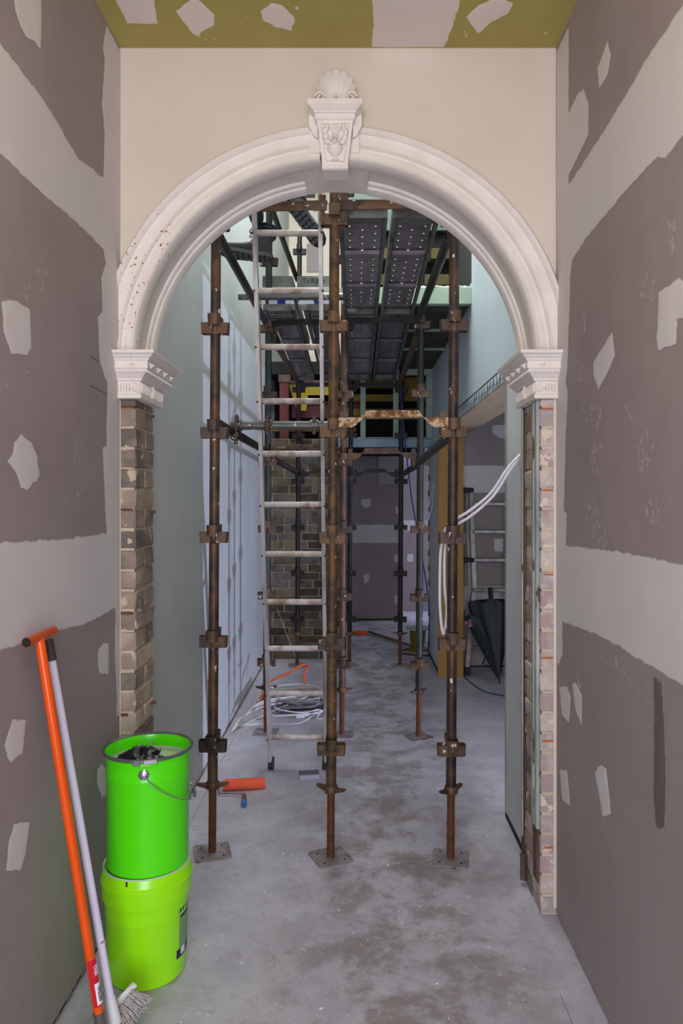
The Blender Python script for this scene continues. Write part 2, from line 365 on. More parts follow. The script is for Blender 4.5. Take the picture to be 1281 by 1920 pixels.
# arch wall: spandrel above the imposts, solid above
def arch_wall():
    b = MB(); r = .835; n = 60; t0 = math.asin((2.28-CZ)/r); pts = []
    for i in range(n+1):
        t = PI-t0-(PI-2*t0)*i/n; pts.append((CX+r*math.cos(t), CZ+r*math.sin(t)))
    out = []
    for x, z in pts:
        dx, dz = x-CX, z-CZ
        k = min((XR-CX)/dx if dx > 1e-6 else 9e9, (XL-CX)/dx if dx < -1e-6 else 9e9, (CH-CZ)/dz if dz > 1e-6 else 9e9); out.append((CX+dx*max(k, 1.0), CZ+dz*max(k, 1.0)))
    out[0] = (XL, 2.28); out[-1] = (XR, 2.28)
    m = n+1; vs = []
    for y in (YA, YB):
        vs += [(x, y, z) for x, z in pts]+[(x, y, z) for x, z in out]
    fs = []
    for i in range(n):
        fs += [(i, i+1, m+i+1, m+i), (2*m+i+1, 2*m+i, 3*m+i, 3*m+i+1), (i+1, i, 2*m+i, 2*m+i+1), (m+i, m+i+1, 3*m+i+1, 3*m+i)]
    b.add(vs, fs)
    # corners cut by the straight chords
    for a in ((XL, CH), (XR, CH)):
        j = min(range(n+1), key=lambda i: (out[i][0]-a[0])**2+(out[i][1]-a[1])**2)
        for y in (YA, YB): b.add([(out[j-1][0], y, out[j-1][1]), (a[0], y, a[1]), (out[j+1][0], y, out[j+1][1]), (out[j][0], y, out[j][1])], [(0, 1, 2, 3)])
    b.box((-1.1, YA, 2.28), (XL, YB, CH)); b.box((XR, YA, 2.28), (.95, YB, CH)); b.box((-1.1, YA+.1, CH), (1.02, YB, 6.9))
    return struct(b.build('wall_arch', 'cream_paint', smooth=0))
wa = arch_wall()

def sweep(prof, t0, t1, n, name, m, parent, clampx=True):     # prof: (radius, y), angles in degrees
    vs = []; k = len(prof); fs = []
    for i in range(n+1):
        t = math.radians(t0+(t1-t0)*i/n)
        for r, y in prof:
            x = CX+r*math.cos(t)
            if clampx: x = min(max(x, XL-.004), XR+.004)
            vs.append((x, y, CZ+r*math.sin(t)))
    for i in range(n):
        for j in range(k): fs.append([i*k+j, i*k+(j+1) % k, (i+1)*k+(j+1) % k, (i+1)*k+j])
    fs += [list(range(k)), list(range((n+1)*k-1, n*k-1, -1))]
    b = MB(); b.add(vs, fs); return b.build(name, m, parent, smooth=30)
arch = struct(MB().box((CX-.01, YA+.02, 3.12), (CX+.01, YA+.04, 3.14)).build('trim_arch', 'plaster_trim', smooth=0))
face = [(.958, YA+.01), (.958, YA-.03), (.950, YA-.044), (.938, YA-.046), (.930, YA-.036), (.928, YA-.026), (.884, YA-.024), (.882, YA-.036), (.872, YA-.04), (.868, YA-.030), (.852, YA-.030), (.850, YA-.042),
        (.826, YA-.044), (.822, YA-.054), (.812, YA-.058), (.808, YA-.05), (.806, YA-.02), (.806, YA+.004), (.84, YA+.004)]
for a, b_, m_ in ((1, 86.2, 'plaster_trim'), (94.2, 140, 'plaster_trim'), (140, 179, 'plaster_chipped')):
    sweep(face, a, b_, 40, 'archivolt_moulding', m_, arch)
soff = [(.86, YA), (.812, YA), (.812, YA+.03), (.824, YA+.034), (.826, YA+.062), (.830, YA+.066), (.830, YA+.170), (.822, YA+.174), (.818, YA+.182), (.824, YA+.190), (.824, YA+.206), (.814, YA+.211), (.810, YA+.22), (.810, YB+.003), (.86, YB+.003)]
for a, b_ in ((2, 80.5), (99.5, 178)): sweep(soff, a, b_, 44, 'soffit_moulding', 'plaster_trim', arch)
sweep([(.86, YA), (.813, YA), (.813, YB+.003), (.86, YB+.003)], 80.5, 99.5, 16, 'soffit_block', 'plaster_trim', arch)

# imposts (moulded plaster capitals over the brick piers)
def impost(side, name):
    sx = 1 if side < 0 else -1; bx = -.904 if side < 0 else .755; wx = XL if side < 0 else XR
    prof = [(0, 2.106), (.034, 2.106), (.036, 2.112), (.036, 2.122), (.030, 2.126), (.030, 2.174), (.038, 2.178), (.040, 2.186), (.046, 2.190), (.058, 2.203), (.064, 2.205), (.066, 2.219), (.072, 2.221), (.072, 2.250), (.078, 2.253), (.080, 2.260), (.086, 2.262), (.096, 2.273), (.105, 2.276), (.107, 2.288), (0, 2.288)]
    b = MB(); k = 4; vs = []; fs = []
    for d, z in prof:
        vs += [(wx, YA-d, z), (bx+sx*d, YA-d, z), (bx+sx*d, YB+d, z), (wx, YB+d, z)]
    for i in range(len(prof)-1):
        for j in range(3): fs.append([i*k+j, i*k+j+1, (i+1)*k+j+1, (i+1)*k+j])
    b.add(vs, fs); b.add([vs[-4], vs[-3], vs[-2], vs[-1]], [(0, 1, 2, 3)])
    o = struct(b.build(name, 'plaster_few_chips' if side < 0 else 'plaster_trim', smooth=25))
    # bead row, diamonds, flutes and acanthus on the two visible faces
    bd = MB(); X0 = bx+sx*.066
    for i in range(44): bd.ell((X0, YA-.066+i*.0092, 2.2115), (.005, .0042, .0065), nu=6, nv=4)
    n = int(abs(X0-wx)/.0105)
    for i in range(n): bd.ell((wx+sx*(i+.5)*.0105, YA-.066, 2.2115), (.0045, .005, .0065), nu=6, nv=4)
    bd.build('bead_row', 'plaster_trim', o)
    for i in range(4):
        y = YA-.03+i*.105; h = MB(); x = bx+sx*.072
        h.add([(x, y-.022, 2.247), (x, y+.022, 2.247), (x, y, 2.224), (x+sx*.018, y, 2.240)], [(0, 1, 3), (1, 2, 3), (2, 0, 3)]); h.build('diamond_boss', 'plaster_trim', o, smooth=0)
    bs = MB(); bs.ell((bx+sx*.01, YA-.072, 2.236), (.012, .008, .006)); bs.build('front_boss', 'plaster_trim', o)
    fl_ = MB(); x = bx+sx*.03
    for i in range(13):
        if 5 <= i <= 7: continue
        y = YA-.018+i*.0255; fl_.ell((x, y, 2.150), (.011, .0075, .023), nu=6, nv=5)
    for i in range(4): fl_.ell((wx+sx*(.012+i*.0115), YA-.03, 2.150), (.0042, .009, .02), nu=6, nv=5)
    fl_.build('flute_row', 'plaster_trim', o)
    lf = MB(); yc = YA-.018+6*.0255
    for q, (dy, dz, ry, rz) in enumerate(((0, 0, .011, .03), (-.014, -.008, .008, .02), (.014, -.008, .008, .02), (0, .026, .006, .008))): lf.ell((x, yc+dy, 2.150+dz), (.018-.002*q, ry, rz), nu=8, nv=5)
    lf.build('acanthus_leaf', 'plaster_trim', o)
    sc = MB(); q = [(bx+sx*(.028-.045*(1-math.cos(t))*.6), YA-.032, 2.132+.04*math.sin(t)) for t in [i*PI/2/8 for i in range(9)]]
    sc.tube(q, .004, 6); sc.tube([(p[0]+(0), p[1], 2.13+(p[2]-2.13)*.6) for p in q], .003, 6)
    for t in range(3): sc.ell((bx+sx*(.016-.01*t), YA-.031, 2.134+.006*t), (.008, .006, .006))
    sc.build('corner_scroll', 'plaster_trim', o)
    return o
impost(-1, 'trim_impost_left'); impost(1, 'trim_impost_right')

# keystone with vase of flowers and scallop shell
ks = struct(MB().box((-.185, YA-.05, 3.09), (.012, YA, 3.262)).build('trim_keystone', 'plaster_trim', smooth=0))
KX = -.0835
def keystone():
    b = MB(); yf = 2.885; h0, h1, h2 = 3.002, 3.232, 3.214
    def ring(wd, z, y): return [(KX-wd, y, z), (KX+wd, y, z), (KX+wd, YA, z), (KX-wd, YA, z)]
    rows = [(.051, h0, yf+.03), (.051, h0+.004, yf+.022), (.0525, h0+.016, yf+.022), (.050, h0+.02, yf+.034), (.0705, 3.188, yf+.012), (.078, 3.192, yf+.004), (.078, 3.212, yf+.004), (.083, 3.214, yf-.004), (.083, 3.219, yf-.004), (.088, 3.222, yf-.012), (.099, 3.230, yf-.022), (.106, 3.234, yf-.027), (.106, 3.255, yf-.027)]
    vs = []; fs = []
    for wd, z, y in rows: vs += ring(wd, z, y)
    for i in range(len(rows)-1):
        for j in range(4): fs.append([i*4+j, i*4+(j+1) % 4, i*4+4+(j+1) % 4, i*4+4+j])
    fs += [(3, 2, 1, 0), tuple(range(len(vs)-4, len(vs)))]
    b.add(vs, fs); b.build('tapered_block', 'plaster_trim', ks, smooth=20)
    def fy(z): return yf+.034+(yf+.012-yf-.034)*(z-3.022)/(3.188-3.022)
    # raised border round the sunk panel
    fr = MB()
    L_ = [(-.036, 3.036), (-.0535, 3.176), (.0535, 3.176), (.036, 3.036)]
    fr.tube([(KX+x, fy(z)-.001, z) for x, z in L_], .0035, 6, closed=True); fr.build('panel_border', 'plaster_trim', ks)
    v = MB(); v.lathe([(.013, 3.036), (.017, 3.038), (.017, 3.042), (.007, 3.047), (.007, 3.052), (.017, 3.058), (.026, 3.068), (.030, 3.074), (.033, 3.082), (.034, 3.089), (.028, 3.090)], 20, Matrix.Translation((KX, fy(3.065)+.004, 0)))
    v.build('vase', 'plaster_trim', ks)
    for i, (x, z, rx, rz, a) in enumerate(((-.032, 3.158, .010, .020, .3), (-.042, 3.146, .010, .014, -.3), (.034, 3.160, .010, .018, -.3), (.043, 3.142, .010, .016, .3), (-.036, 3.126, .013, .012, -.5), (.038, 3.122, .013, .014, .4), (-.030, 3.107, .015, .010, .3), (.031, 3.106, .014, .011, -.3), (-.013, 3.120, .006, .018, .5), (.012, 3.120, .006, .018, -.5), (0, 3.110, .006, .016, 0), (.010, 3.098, .010, .007, .2), (-.012, 3.098, .009, .007, -.2))):
        b = MB(); b.ell((0, 0, 0), (rx, .013, rz), nu=10, nv=6); o = b.build('leaf', 'plaster_trim', ks); o.location = (KX+x, fy(z)-.005, z); o.rotation_euler = (.25*math.sin(i*2), a, 0)
    ro = MB()
    for r, y in ((.021, .002), (.015, -.007), (.009, -.013), (.004, -.017)): ro.tube([(KX+.002+r*math.cos(t)*(1+.12*math.sin(3*t)), fy(3.152)+y, 3.152+r*math.sin(t)) for t in [i*2*PI/14 for i in range(14)]], .0045, 6, closed=True)
    ro.ell((KX+.002, fy(3.152)+.002, 3.152), (.021, .008, .02)); ro.build('rose', 'plaster_trim', ks)
    # shell
    sh = MB(); zc = 3.320; n = 9; vs = []; fs = []; nr = 8; na = 72; yb = YA
    for i in range(nr+1):
        q = i/nr
        for j in range(na+1):
            a = -.28+(PI+.56)*j/na; lob = abs(math.sin((j/na)*n*PI))**.5; r = q*(.074+.009*lob*q+.004*math.sin(max(0, min(PI, a))))
            y = yb-.030-.030*q*q-(.014*lob*q)+.024*math.sin(q*PI)
            vs.append((KX+.002+r*math.cos(a), y, zc+r*math.sin(a)*.98+.004))
    k = na+1
    for i in range(nr):
        for j in range(na): fs.append([i*k+j, i*k+j+1, (i+1)*k+j+1, (i+1)*k+j])
    sh.add(vs, fs); base = len(sh.v)-k; rim = [vs[nr*k+j] for j in range(k)]
    sh.add(rim+[(x, yb, z) for x, y, z in rim], [[j, j+1, k+j+1, k+j] for j in range(k-1)])
    sh.build('scallop_shell', 'plaster_trim', ks, smooth=60)
    for s in (-1, 1):
        v = MB(); cx, cz = KX+.002+s*.062, 3.300
        v.tube([(cx+s*r*math.cos(t), yb-.075, cz+r*math.sin(t)) for t, r in [(i*.5, .022-.0011*i) for i in range(18)]], .005, 6)
        v.tube([(cx-s*.01, yb-.04, cz-.014), (cx-s*.035, yb-.045, cz-.016), (cx-s*.05, yb-.045, cz-.012)], .005, 6); v.build('volute', 'plaster_trim', ks)
        g = MB(); g.prism([(KX+s*.105, 3.262), (KX+s*.106, 3.19), (KX+s*.086, 3.15), (KX+s*.07, 3.14), (KX+s*.07, 3.262)], YA-.07, YA, 'y'); g.build('side_scroll', 'plaster_trim', ks, smooth=0)
    p = MB(); p.box((KX-.056, yb-.06, 3.255), (KX+.058, yb, 3.284), c=.003)
    for i in range(7): p.ell((KX-.04+i*.0135, yb-.062, 3.281), (.006, .006, .006), nu=6, nv=4)
    p.build('shell_plinth', 'plaster_trim', ks)
keystone()

# brick piers
def brick_mesh(sx, sy, sz, m, seed):
    rr = random.Random(seed); b = MB(); b.box((-sx/2, -sy/2, -sz/2), (sx/2, sy/2, sz/2), c=.0045)
    b.v = [(x+rr.uniform(-.003, .003), y+rr.uniform(-.003, .003), z+rr.uniform(-.003, .003)) for x, y, z in b.v]
    return b.mesh('brick', m, smooth=30)
BR = {}
def brick(parent, c, size, m, seed):
    key = (tuple(round(q, 4) for q in size), m, seed % 4)
    if key not in BR: BR[key] = brick_mesh(*size, m, sum(map(ord, repr(key))))
    return inst('brick', BR[key], parent, c)
PITCH, H0 = .0832, .0766
pl = struct(MB().box((-1.1, YA+.004, 0), (-.9085, YB-.004, 2.11)).build('wall_pier_left', 'mortar', smooth=0))
pr = struct(MB().box((.7595, YA+.004, 0), (.98, YB-.008, 2.11)).build('wall_pier_right', 'mortar', smooth=0))
for i in range(-1, 25):
    z0, z1 = max(0.002, H0+i*PITCH+.005), min(2.105, H0+(i+1)*PITCH-.004)
    if z1-z0 < .02: continue
    zc = (z0+z1)/2; hz = round(z1-z0, 3)
    for side, par, xa, xb in ((-1, pl, -1.03, -.904), (1, pr, .755, .88)):
        m = 'brick_brown' if side < 0 else 'brick_pale'
        jx = -side*(.001+R()*.003)
        if (i+(side > 0)) % 2 == 0: spans = ((YA, YA+.128), (YA+.138, YB-.004))
        else: spans = ((YA, YB-.004),)
        for ya, yb in spans:
            mm = 'brick_brown' if side > 0 and ya > YA+.05 else m
            brick(par, ((xa+xb)/2+jx, (ya+yb)/2+(R()-.5)*.004, zc), (xb-xa, yb-ya, hz), mm, int(R()*99))
for k, (py, w) in enumerate(((762, .06), (955, .05), (1149, .05), (1340, .03))):
    z = EYE+(VY-py)/459.0
    MB().box((-.963, YA-.004, z-.006), (-.963+w, YA+.02, z+.004)).build('joint_strap', 'tie_rust', pl, smooth=0)
    MB().box((-.906, YB-.05, z-.02), (-.889+.006*(k % 2), YB-.028, z-.008), c=.003).build('wall_tie', 'tie_rust', pl)
for k, py in enumerate((766, 919, 1077, 1233, 1389, 1589)):
    z = EYE+(VY-py)/459.0; MB().box((.757+.006*(k % 3), YA-.004, z-.004), (.808, YA+.02, z+.003)).build('joint_strap', 'tie_orange', pr, smooth=0)
MB().box((XR-.012, YA-.006, 0.03), (XR, YA+.004, 2.11)).build('plaster_edge', 'cream_paint', pr, smooth=0)
MB().box((XL, YA-.006, 0.03), (XL+.004, YA+.004, 2.10)).build('plaster_edge', 'cream_paint', pl, smooth=0)
g = MB(); g.box((.740, YA+.012, .34), (.7545, YA+.105, 2.106), c=.005); g.box((.736, YA+.055, .5), (.742, YA+.062, 2.1)); g.build('painted_bead', 'green_painted_wood', pr)
MB().box((.7425, YA+.014, .12), (.7545, YA+.09, .338), c=.004).build('dark_bead_end', 'dark_wood', pr)  # dark piece below the painted bead
g = MB(); g.box((.744, YB+.004, .055), (.80, YB+.035, 2.11), c=.003); g.box((.752, YB+.037, .055), (.80, YB+.075, 2.11), c=.003); g.build('door_stud', 'dark_wood', pr)
MB().box((.738, YB-.004, .2), (.743, YB+.006, 2.10)).build('flaking_paint', 'green_painted_wood', pr)
g = MB(); g.tube([(.738, YB-.03, .02), (.738, YB-.03, .115), (.738, YB-.03, .13)], [.014, .014, .017], 10); g.build('pipe_stub', 'dark_wood', pr)

# corridor and stairwell beyond the arch
wc = slab('wall_corridor_left', (-1.1, YB, .02), (-.95, 10.5, 6.9), 'primed_wall')
MB().box((-1.09, YB, 0), (-.953, 10.5, .022)).build('bottom_gap', 'dark_void', wc, smooth=0)
MB().box((-.953, 3.6, .002), (-.945, 7.7, .016)).build('skirting_strip', 'old_wood', wc, smooth=0)
b = MB(); b.box((.80, YB, 2.40), (1.02, 5.1, 6.9)); b.box((.80, 5.1, 2.34), (1.02, 8.07, 3.2)); b.box((.80, YB, 2.34), (.815, 3.94, 2.40)); b.box((.803, 3.9, 2.335), (1.02, 7.02, 2.385))
wcr = struct(b.build('wall_corridor_right', 'blue_primed_wall', smooth=0))
MB().box((.80, 3.44, .03), (1.0, 3.94, 2.40)).build('door_side_panel', 'primed_wall', wcr, smooth=0)
MB().box((.797, 3.44, .0), (.98, 3.935, .03)).build('panel_gap', 'dark_void', wcr, smooth=0)
MB().box((.797, 3.9, .03), (.801, 3.945, 2.36)).build('panel_bead', 'aluminium', wcr, smooth=0)
MB().box((.805, 3.5, 2.318), (1.06, 7.02, 2.336)).build('plywood_soffit', 'plywood', wcr, smooth=0)
MB().box((.796, 3.6, 2.40), (.806, 6.9, 2.412)).build('shadow_strip', 'dark_void', wcr, smooth=0)  # solid dark strip, the shadow line is put into its colour
t = MB()
for k in range(26):
    y = 3.95+k*.1; t.add([(.794, y, 2.40), (.795, y+.1, 2.40), (.795, y+.09, 2.372-.02*R()), (.794, y+.03, 2.375-.025*R())], [(0, 1, 2, 3)])
o = t.build('torn_paper_edge', 'blue_primed_wall', wcr, smooth=0); o['kind'] = 'stuff'
MB().box((.782, 7.0, 0), (1.02, 7.03, 2.32)).build('door_lining_board', 'mdf', wcr, smooth=0)
b = MB(); b.box((.80, 7.03, 0), (1.02, 8.03, 2.34)); o = b.build('return_wall', 'primed_wall', wcr, smooth=0)
MB().box((.795, 7.03, .002), (.80, 8.03, .03)).build('floor_gap', 'dark_void', wcr, smooth=0)
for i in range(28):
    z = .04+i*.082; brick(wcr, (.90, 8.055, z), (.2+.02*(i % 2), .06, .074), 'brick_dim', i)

# side room
sr = MB(); sr.box((1.02, 7.45, 0), (5.6, 7.55, 2.7)); sr.box((5.5, 1.6, 0), (5.6, 7.5, 2.7)); sr.box((.95, 1.6, 0), (5.6, 1.7, 2.7)); sr.box((.95, 1.7, 0), (1.0, 3.44, 2.7))
ws = struct(sr.build('wall_side_room', 'plasterboard', smooth=0))
MB().box((1.02, 7.44, 0), (5.5, 7.45, .012)).build('bottom_gap', 'dark_void', ws, smooth=0)
slab('ceiling_side_room', (1.0, 1.6, 2.62), (5.6, 7.55, 2.7), 'primed_wall')

# upper void
slab('ceiling_stairwell', (-1.1, 3.0, 6.9), (1.02, 10.6, 7.0), 'primed_wall')
M['shaded_batten'] = mat('shaded_batten', [S(84,72,30), S(70,60,28)], 6, .8)  # yellow timber darkened, shade of the void put into the colour
ub = MB(); ub.box((.84, 5.1, 3.2), (1.02, 6.3, 6.9)); ub.box((.80, 8.07, 2.34), (1.1, 8.75, 3.3)); ub.box((-.10, 6.3, 3.2), (1.02, 10.5, 3.98)); struct(ub.build('wall_void_shade', 'dark_void', smooth=0))  # black boxes stand for the unlit void, one added against a light leak
ub = MB(); ub.box((-.10, 6.25, 3.98), (1.02, 10.5, 6.9)); struct(ub.build('wall_upper_lining', 'mint_board', smooth=0))
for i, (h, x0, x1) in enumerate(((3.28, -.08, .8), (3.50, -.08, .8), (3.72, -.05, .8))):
    tag(MB().box((x0, 6.2, h), (x1, 6.28, h+.09), c=.004).build('yellow_batten', 'shaded_batten'), ['lowest dull yellow timber batten in the dark void over the scaffold planks', 'middle dull yellow timber batten in the dark void over the scaffold planks', 'topmost dull yellow timber batten in the dark void over the scaffold planks'][i], 'timber', 'yellow battens in the ceiling void')
MB().box((-.10, 5.1, 3.05), (.80, 5.16, 3.165), c=.003).build('trim_trimmer_joist', 'mint_timber')['kind'] = 'structure'
tb = MB()
for k in range(16): x = .42+k*.024; tb.ell((x, 5.12+.01*math.sin(k), 3.167+.006*R()), (.02, .02, .012*R()+.004), nu=6, nv=4)
o = tb.build('rubble_crust', 'primed_wall', bpy.data.objects['trim_trimmer_joist']); o['kind'] = 'stuff'
oc = slab('ceiling_old', (.0, 5.16, 3.06), (.80, 7.75, 3.16), 'insulation')
for y in (5.9, 6.65): MB().box((.0, y, 3.045), (.80, y+.035, 3.062)).build('ceiling_batten', 'mint_timber', oc, smooth=0)
# framed header at the far end
hd = MB().box((-.2, 7.78, 2.245), (.80, 7.9, 2.335), c=.004).build('trim_steel_header', 'blue_steel'); struct(hd)
for x in (.045, .395): MB().box((x, 7.80, 2.335), (x+.055, 7.88, 3.06)).build('stud', 'mint_timber', hd, smooth=0)
MB().box((.74, 7.76, 2.335), (.80, 7.84, 3.06)).build('stud', 'mint_timber', hd, smooth=0)
MB().box((.30, 7.72, 3.0), (.80, 7.78, 3.07)).build('head_plate', 'mint_timber', hd, smooth=0)
for h in (2.62, 2.78, 2.93): MB().box((-.1, 8.15, h), (.8, 8.22, h+.075)).build('yellow_joist', 'yellow_timber', hd, smooth=0)
MB().box((.45, 8.1, 2.78), (.74, 8.14, 3.04)).build('yellow_panel', 'yellow_timber', hd, smooth=0)
struct(MB().box((-.95, 8.62, 2.2), (.8, 8.7, 3.2)).build('wall_shade_backing', 'dark_void', smooth=0))  # black sheet added for the unlit depth behind the red steel
struct(MB().box((-.95, 8.05, 3.06), (.8, 10.4, 3.2)).build('ceiling_light_block', 'dark_void', smooth=0))  # black slab added to block light and keep the far end dark
struct(MB().box((-.2, 7.9, 2.30), (1.0, 10.9, 2.36)).build('ceiling_far_room', 'primed_wall', smooth=0))
# far brick wall
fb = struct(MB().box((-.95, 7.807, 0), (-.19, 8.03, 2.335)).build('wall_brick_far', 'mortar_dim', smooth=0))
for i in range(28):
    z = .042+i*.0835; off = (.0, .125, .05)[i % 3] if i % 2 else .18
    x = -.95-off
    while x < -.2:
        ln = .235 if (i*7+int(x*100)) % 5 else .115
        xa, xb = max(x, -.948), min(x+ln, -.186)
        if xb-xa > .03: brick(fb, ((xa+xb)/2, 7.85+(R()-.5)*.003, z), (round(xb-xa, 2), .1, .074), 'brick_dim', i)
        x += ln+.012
# end wall of the far passage, the lit recess beside it
we = struct(MB().box((-.95, 10.3, 0), (.615, 10.42, 2.36)).build('wall_end', 'plasterboard', smooth=0))
struct(MB().box((-.95, 10.4, 2.36), (.9, 10.55, 6.9)).build('wall_upper_end', 'cream_paint', smooth=0))
MB().box((-.70, 10.39, 4.9), (-.47, 10.4, 5.3)).build('bare_board_patch', 'plasterboard', bpy.data.objects['wall_upper_end'], smooth=0)
MB().box((-.2, 10.29, 0), (.615, 10.3, .02)).build('bottom_gap', 'dark_void', we, smooth=0)
w2 = struct(MB().box((.4, 11.1, 0), (3.2, 11.2, 2.36)).build('wall_recess', 'plasterboard', smooth=0))
struct(MB().box((3.1, 8.1, 0), (3.2, 11.2, 2.4)).build('wall_far_side', 'primed_wall', smooth=0))
struct(MB().box((1.0, 7.56, 0), (3.2, 7.66, 2.4)).build('wall_far_near', 'primed_wall', smooth=0))
struct(MB().box((1.0, 7.6, 2.36), (3.2, 11.2, 2.44)).build('ceiling_recess', 'primed_wall', smooth=0))
ex = tag(MB().box((.31, 10.20, 1.89), (.60, 10.296, 2.30), c=.004).build('wall_box', 'grey_metal_box'), 'pale grey box mounted high on the dark end wall', 'box')

# ------------------------------------------------------------------ skims of joint compound on the boards
def skim(parent, pts, nrm, m='skim_wall', feather=.016, name='compound_patch', th=.0016, jit=.0025, g=.035):
    n = Vector(nrm); ax = max(range(3), key=lambda i: abs(n[i])); ia, ib = [i for i in range(3) if i != ax]; base = pts[0][ax]
    loop = []
    for i, p in enumerate(pts):
        q = pts[(i+1) % len(pts)]; d = (q-p).length; k = max(1, int(d/.02))
        for j in range(k):
            c = p.lerp(q, j/k); loop.append((c[ia]+(R()-.5)*2*jit, c[ib]+(R()-.5)*2*jit))
    A = np.array(loop); B = np.roll(A, -1, axis=0); D = B-A; L2 = (D**2).sum(1)+1e-12
    def dist(Q):
        W = Q[:, None, :]-A[None]; t = np.clip((W*D[None]).sum(2)/L2[None], 0, 1)
        return np.sqrt(((W-t[..., None]*D[None])**2).sum(2)).min(1)
    def inside(Q):
        x, y = Q[:, 0:1], Q[:, 1:2]; c = ((A[:, 1] > y) != (B[:, 1] > y)) & (x < (B[:, 0]-A[:, 0])*(y-A[:, 1])/(B[:, 1]-A[:, 1]+1e-15)+A[:, 0]); return c.sum(1) % 2 == 1
    lo, hi = A.min(0), A.max(0); gs = min(g, max(.006, (hi-lo).min()/5))
    G = np.stack(np.meshgrid(np.arange(lo[0], hi[0], gs), np.arange(lo[1], hi[1], gs)), -1).reshape(-1, 2)
    N2 = np.stack([-(B-np.roll(A, 1, axis=0))[:, 1], (B-np.roll(A, 1, axis=0))[:, 0]], 1); N2 /= np.linalg.norm(N2, axis=1, keepdims=True)+1e-9
    C = np.concatenate([G, A+N2*feather, A-N2*feather]); C = C[inside(C)]; dc = dist(C); C = C[dc > feather*.55]; dc = dc[dc > feather*.55]
    co = [Vector(p) for p in A.tolist()]+[Vector(p) for p in C.tolist()]; nl = len(loop)
    vs, es, fs, ov, oe, of = delaunay_2d_cdt(co, [(i, (i+1) % nl) for i in range(nl)], [list(range(nl))], 1, 1e-5)
    V3 = []; att = []
    for v, o in zip(vs, ov):
        k = [i for i in o if i >= nl]; a_ = min(1.0, dc[k[0]-nl]/feather) if k and not [i for i in o if i < nl] else 0.0
        p = [0, 0, 0]; p[ia], p[ib] = v[0], v[1]; p[ax] = base+n[ax]*(th*.3+th*.7*a_); V3.append(p); att.append(a_)
    me = bpy.data.meshes.new(name); me.from_pydata(V3, [], [list(f) for f in fs])
    at = me.attributes.new('skim', 'FLOAT', 'POINT'); at.data.foreach_set('value', att)
    bm = bmesh.new(); bm.from_mesh(me)
    for f in bm.faces:
        f.normal_update()
        if f.normal.dot(n) < 0: f.normal_flip()
    bm.to_mesh(me); bm.free(); me.materials.append(M[m]); me.polygons.foreach_set('use_smooth', [True]*len(me.polygons))
    return inst(name, me, parent)
WLp = lambda pts: [PX(x, y, XL) for x, y in pts]
WRp = lambda pts: [PX(x, y, XR) for x, y in pts]
NL, NR = (1, 0, 0), (-1, 0, 0)
# left wall: corner strip + sloping band in one run, lower band, dabs over the screws
skim(wl, WLp([(227.5,96),(199,44),(191,86),(195,109),(190,193),(195,255),(192.6,330),(146,292),(80,182),(-20,50),(-20,272),(66,354),(146,423),(193,470),(197,492),(188,518),(191,583),(182,592),(186,682),(200,720),(198,834),(191,836),(195,930),(198,997),(127,1007),(-20,1014),(-20,1230),(43,1210),(103,1186),(155,1174),(182,1162),(215,1141),(214,1240),(218,1300),(217,1345),(224,1346),(227.5,1340)]), NL, name='jointing_strip')
for pts in ([(25,-15),(78,-15),(78,70),(76,94),(62,78),(48,72),(38,50),(27,20)], [(2,565),(12,560),(30,563),(57,580),(60,655),(50,668),(20,665),(6,625)],
            [(11,865),(22,850),(25,828),(40,812),(60,830),(70,855),(75,895),(68,903),(50,921),(38,915),(30,890)], [(183,1219),(194,1204),(204,1204),(204,1266),(186,1265),(182,1245)],
            [(22,1347),(50,1348),(42,1414),(20,1432),(12,1420),(7,1400)], [(26,1541),(56,1540),(50,1590),(39,1634),(10,1634),(16,1576)], [(182,1440),(190,1432),(199,1440),(201,1490),(190,1497),(181,1470)]):
    skim(wl, WLp(pts), NL, feather=.008)
skim(wr, WRp([(1043.5,96),(1068,46),(1068,208),(1085,171),(1096,164),(1105,190),(1105,252),(1090,285),(1068,328),(1068,343),(1139,233),(1212,109),(1281,5),(1310,-40),(1310,235),(1281,257),(1249,299),(1231,299),(1158,379),(1103,445),(1074,489),(1071,518),(1068,620),(1065,700),(1062,718),(1066,735),(1062,817),(1059,956),(1064,959),(1063,1020),(1155,1030),(1230,1044),(1310,1060),(1310,1306),(1281,1290),(1230,1258),(1199,1240),(1159,1213),(1104,1186),(1056,1169),(1056,1230),(1048,1250),(1043.5,1245)]), NR, name='jointing_strip')
for pts in ([(1141,73),(1146,102),(1141,139),(1123,168),(1121,128)], [(1274,520),(1281,525),(1300,540),(1296,600),(1271,598),(1269,646),(1234,657),(1231,640),(1236,547)],
            [(1148.6,620),(1154,666),(1140,700),(1123,732),(1113,705),(1113,678)], [(1049,1286),(1064,1286),(1071,1306),(1068,1356),(1054,1342)], [(1073,1282),(1080,1278),(1092,1302),(1092,1362),(1080,1334)],
            [(1078,1246),(1082,1258),(1091,1296),(1087,1290)], [(1050,1441),(1064,1443),(1071,1513),(1062,1507),(1054,1499)], [(1116,1447),(1122,1436),(1128,1433),(1138,1441),(1147,1529),(1130,1533)]):
    skim(wr, WRp(pts), NR, feather=.006)
CP = lambda pts: [PZ(x, y, CH) for x, y in pts]
ND = (0, 0, -1)
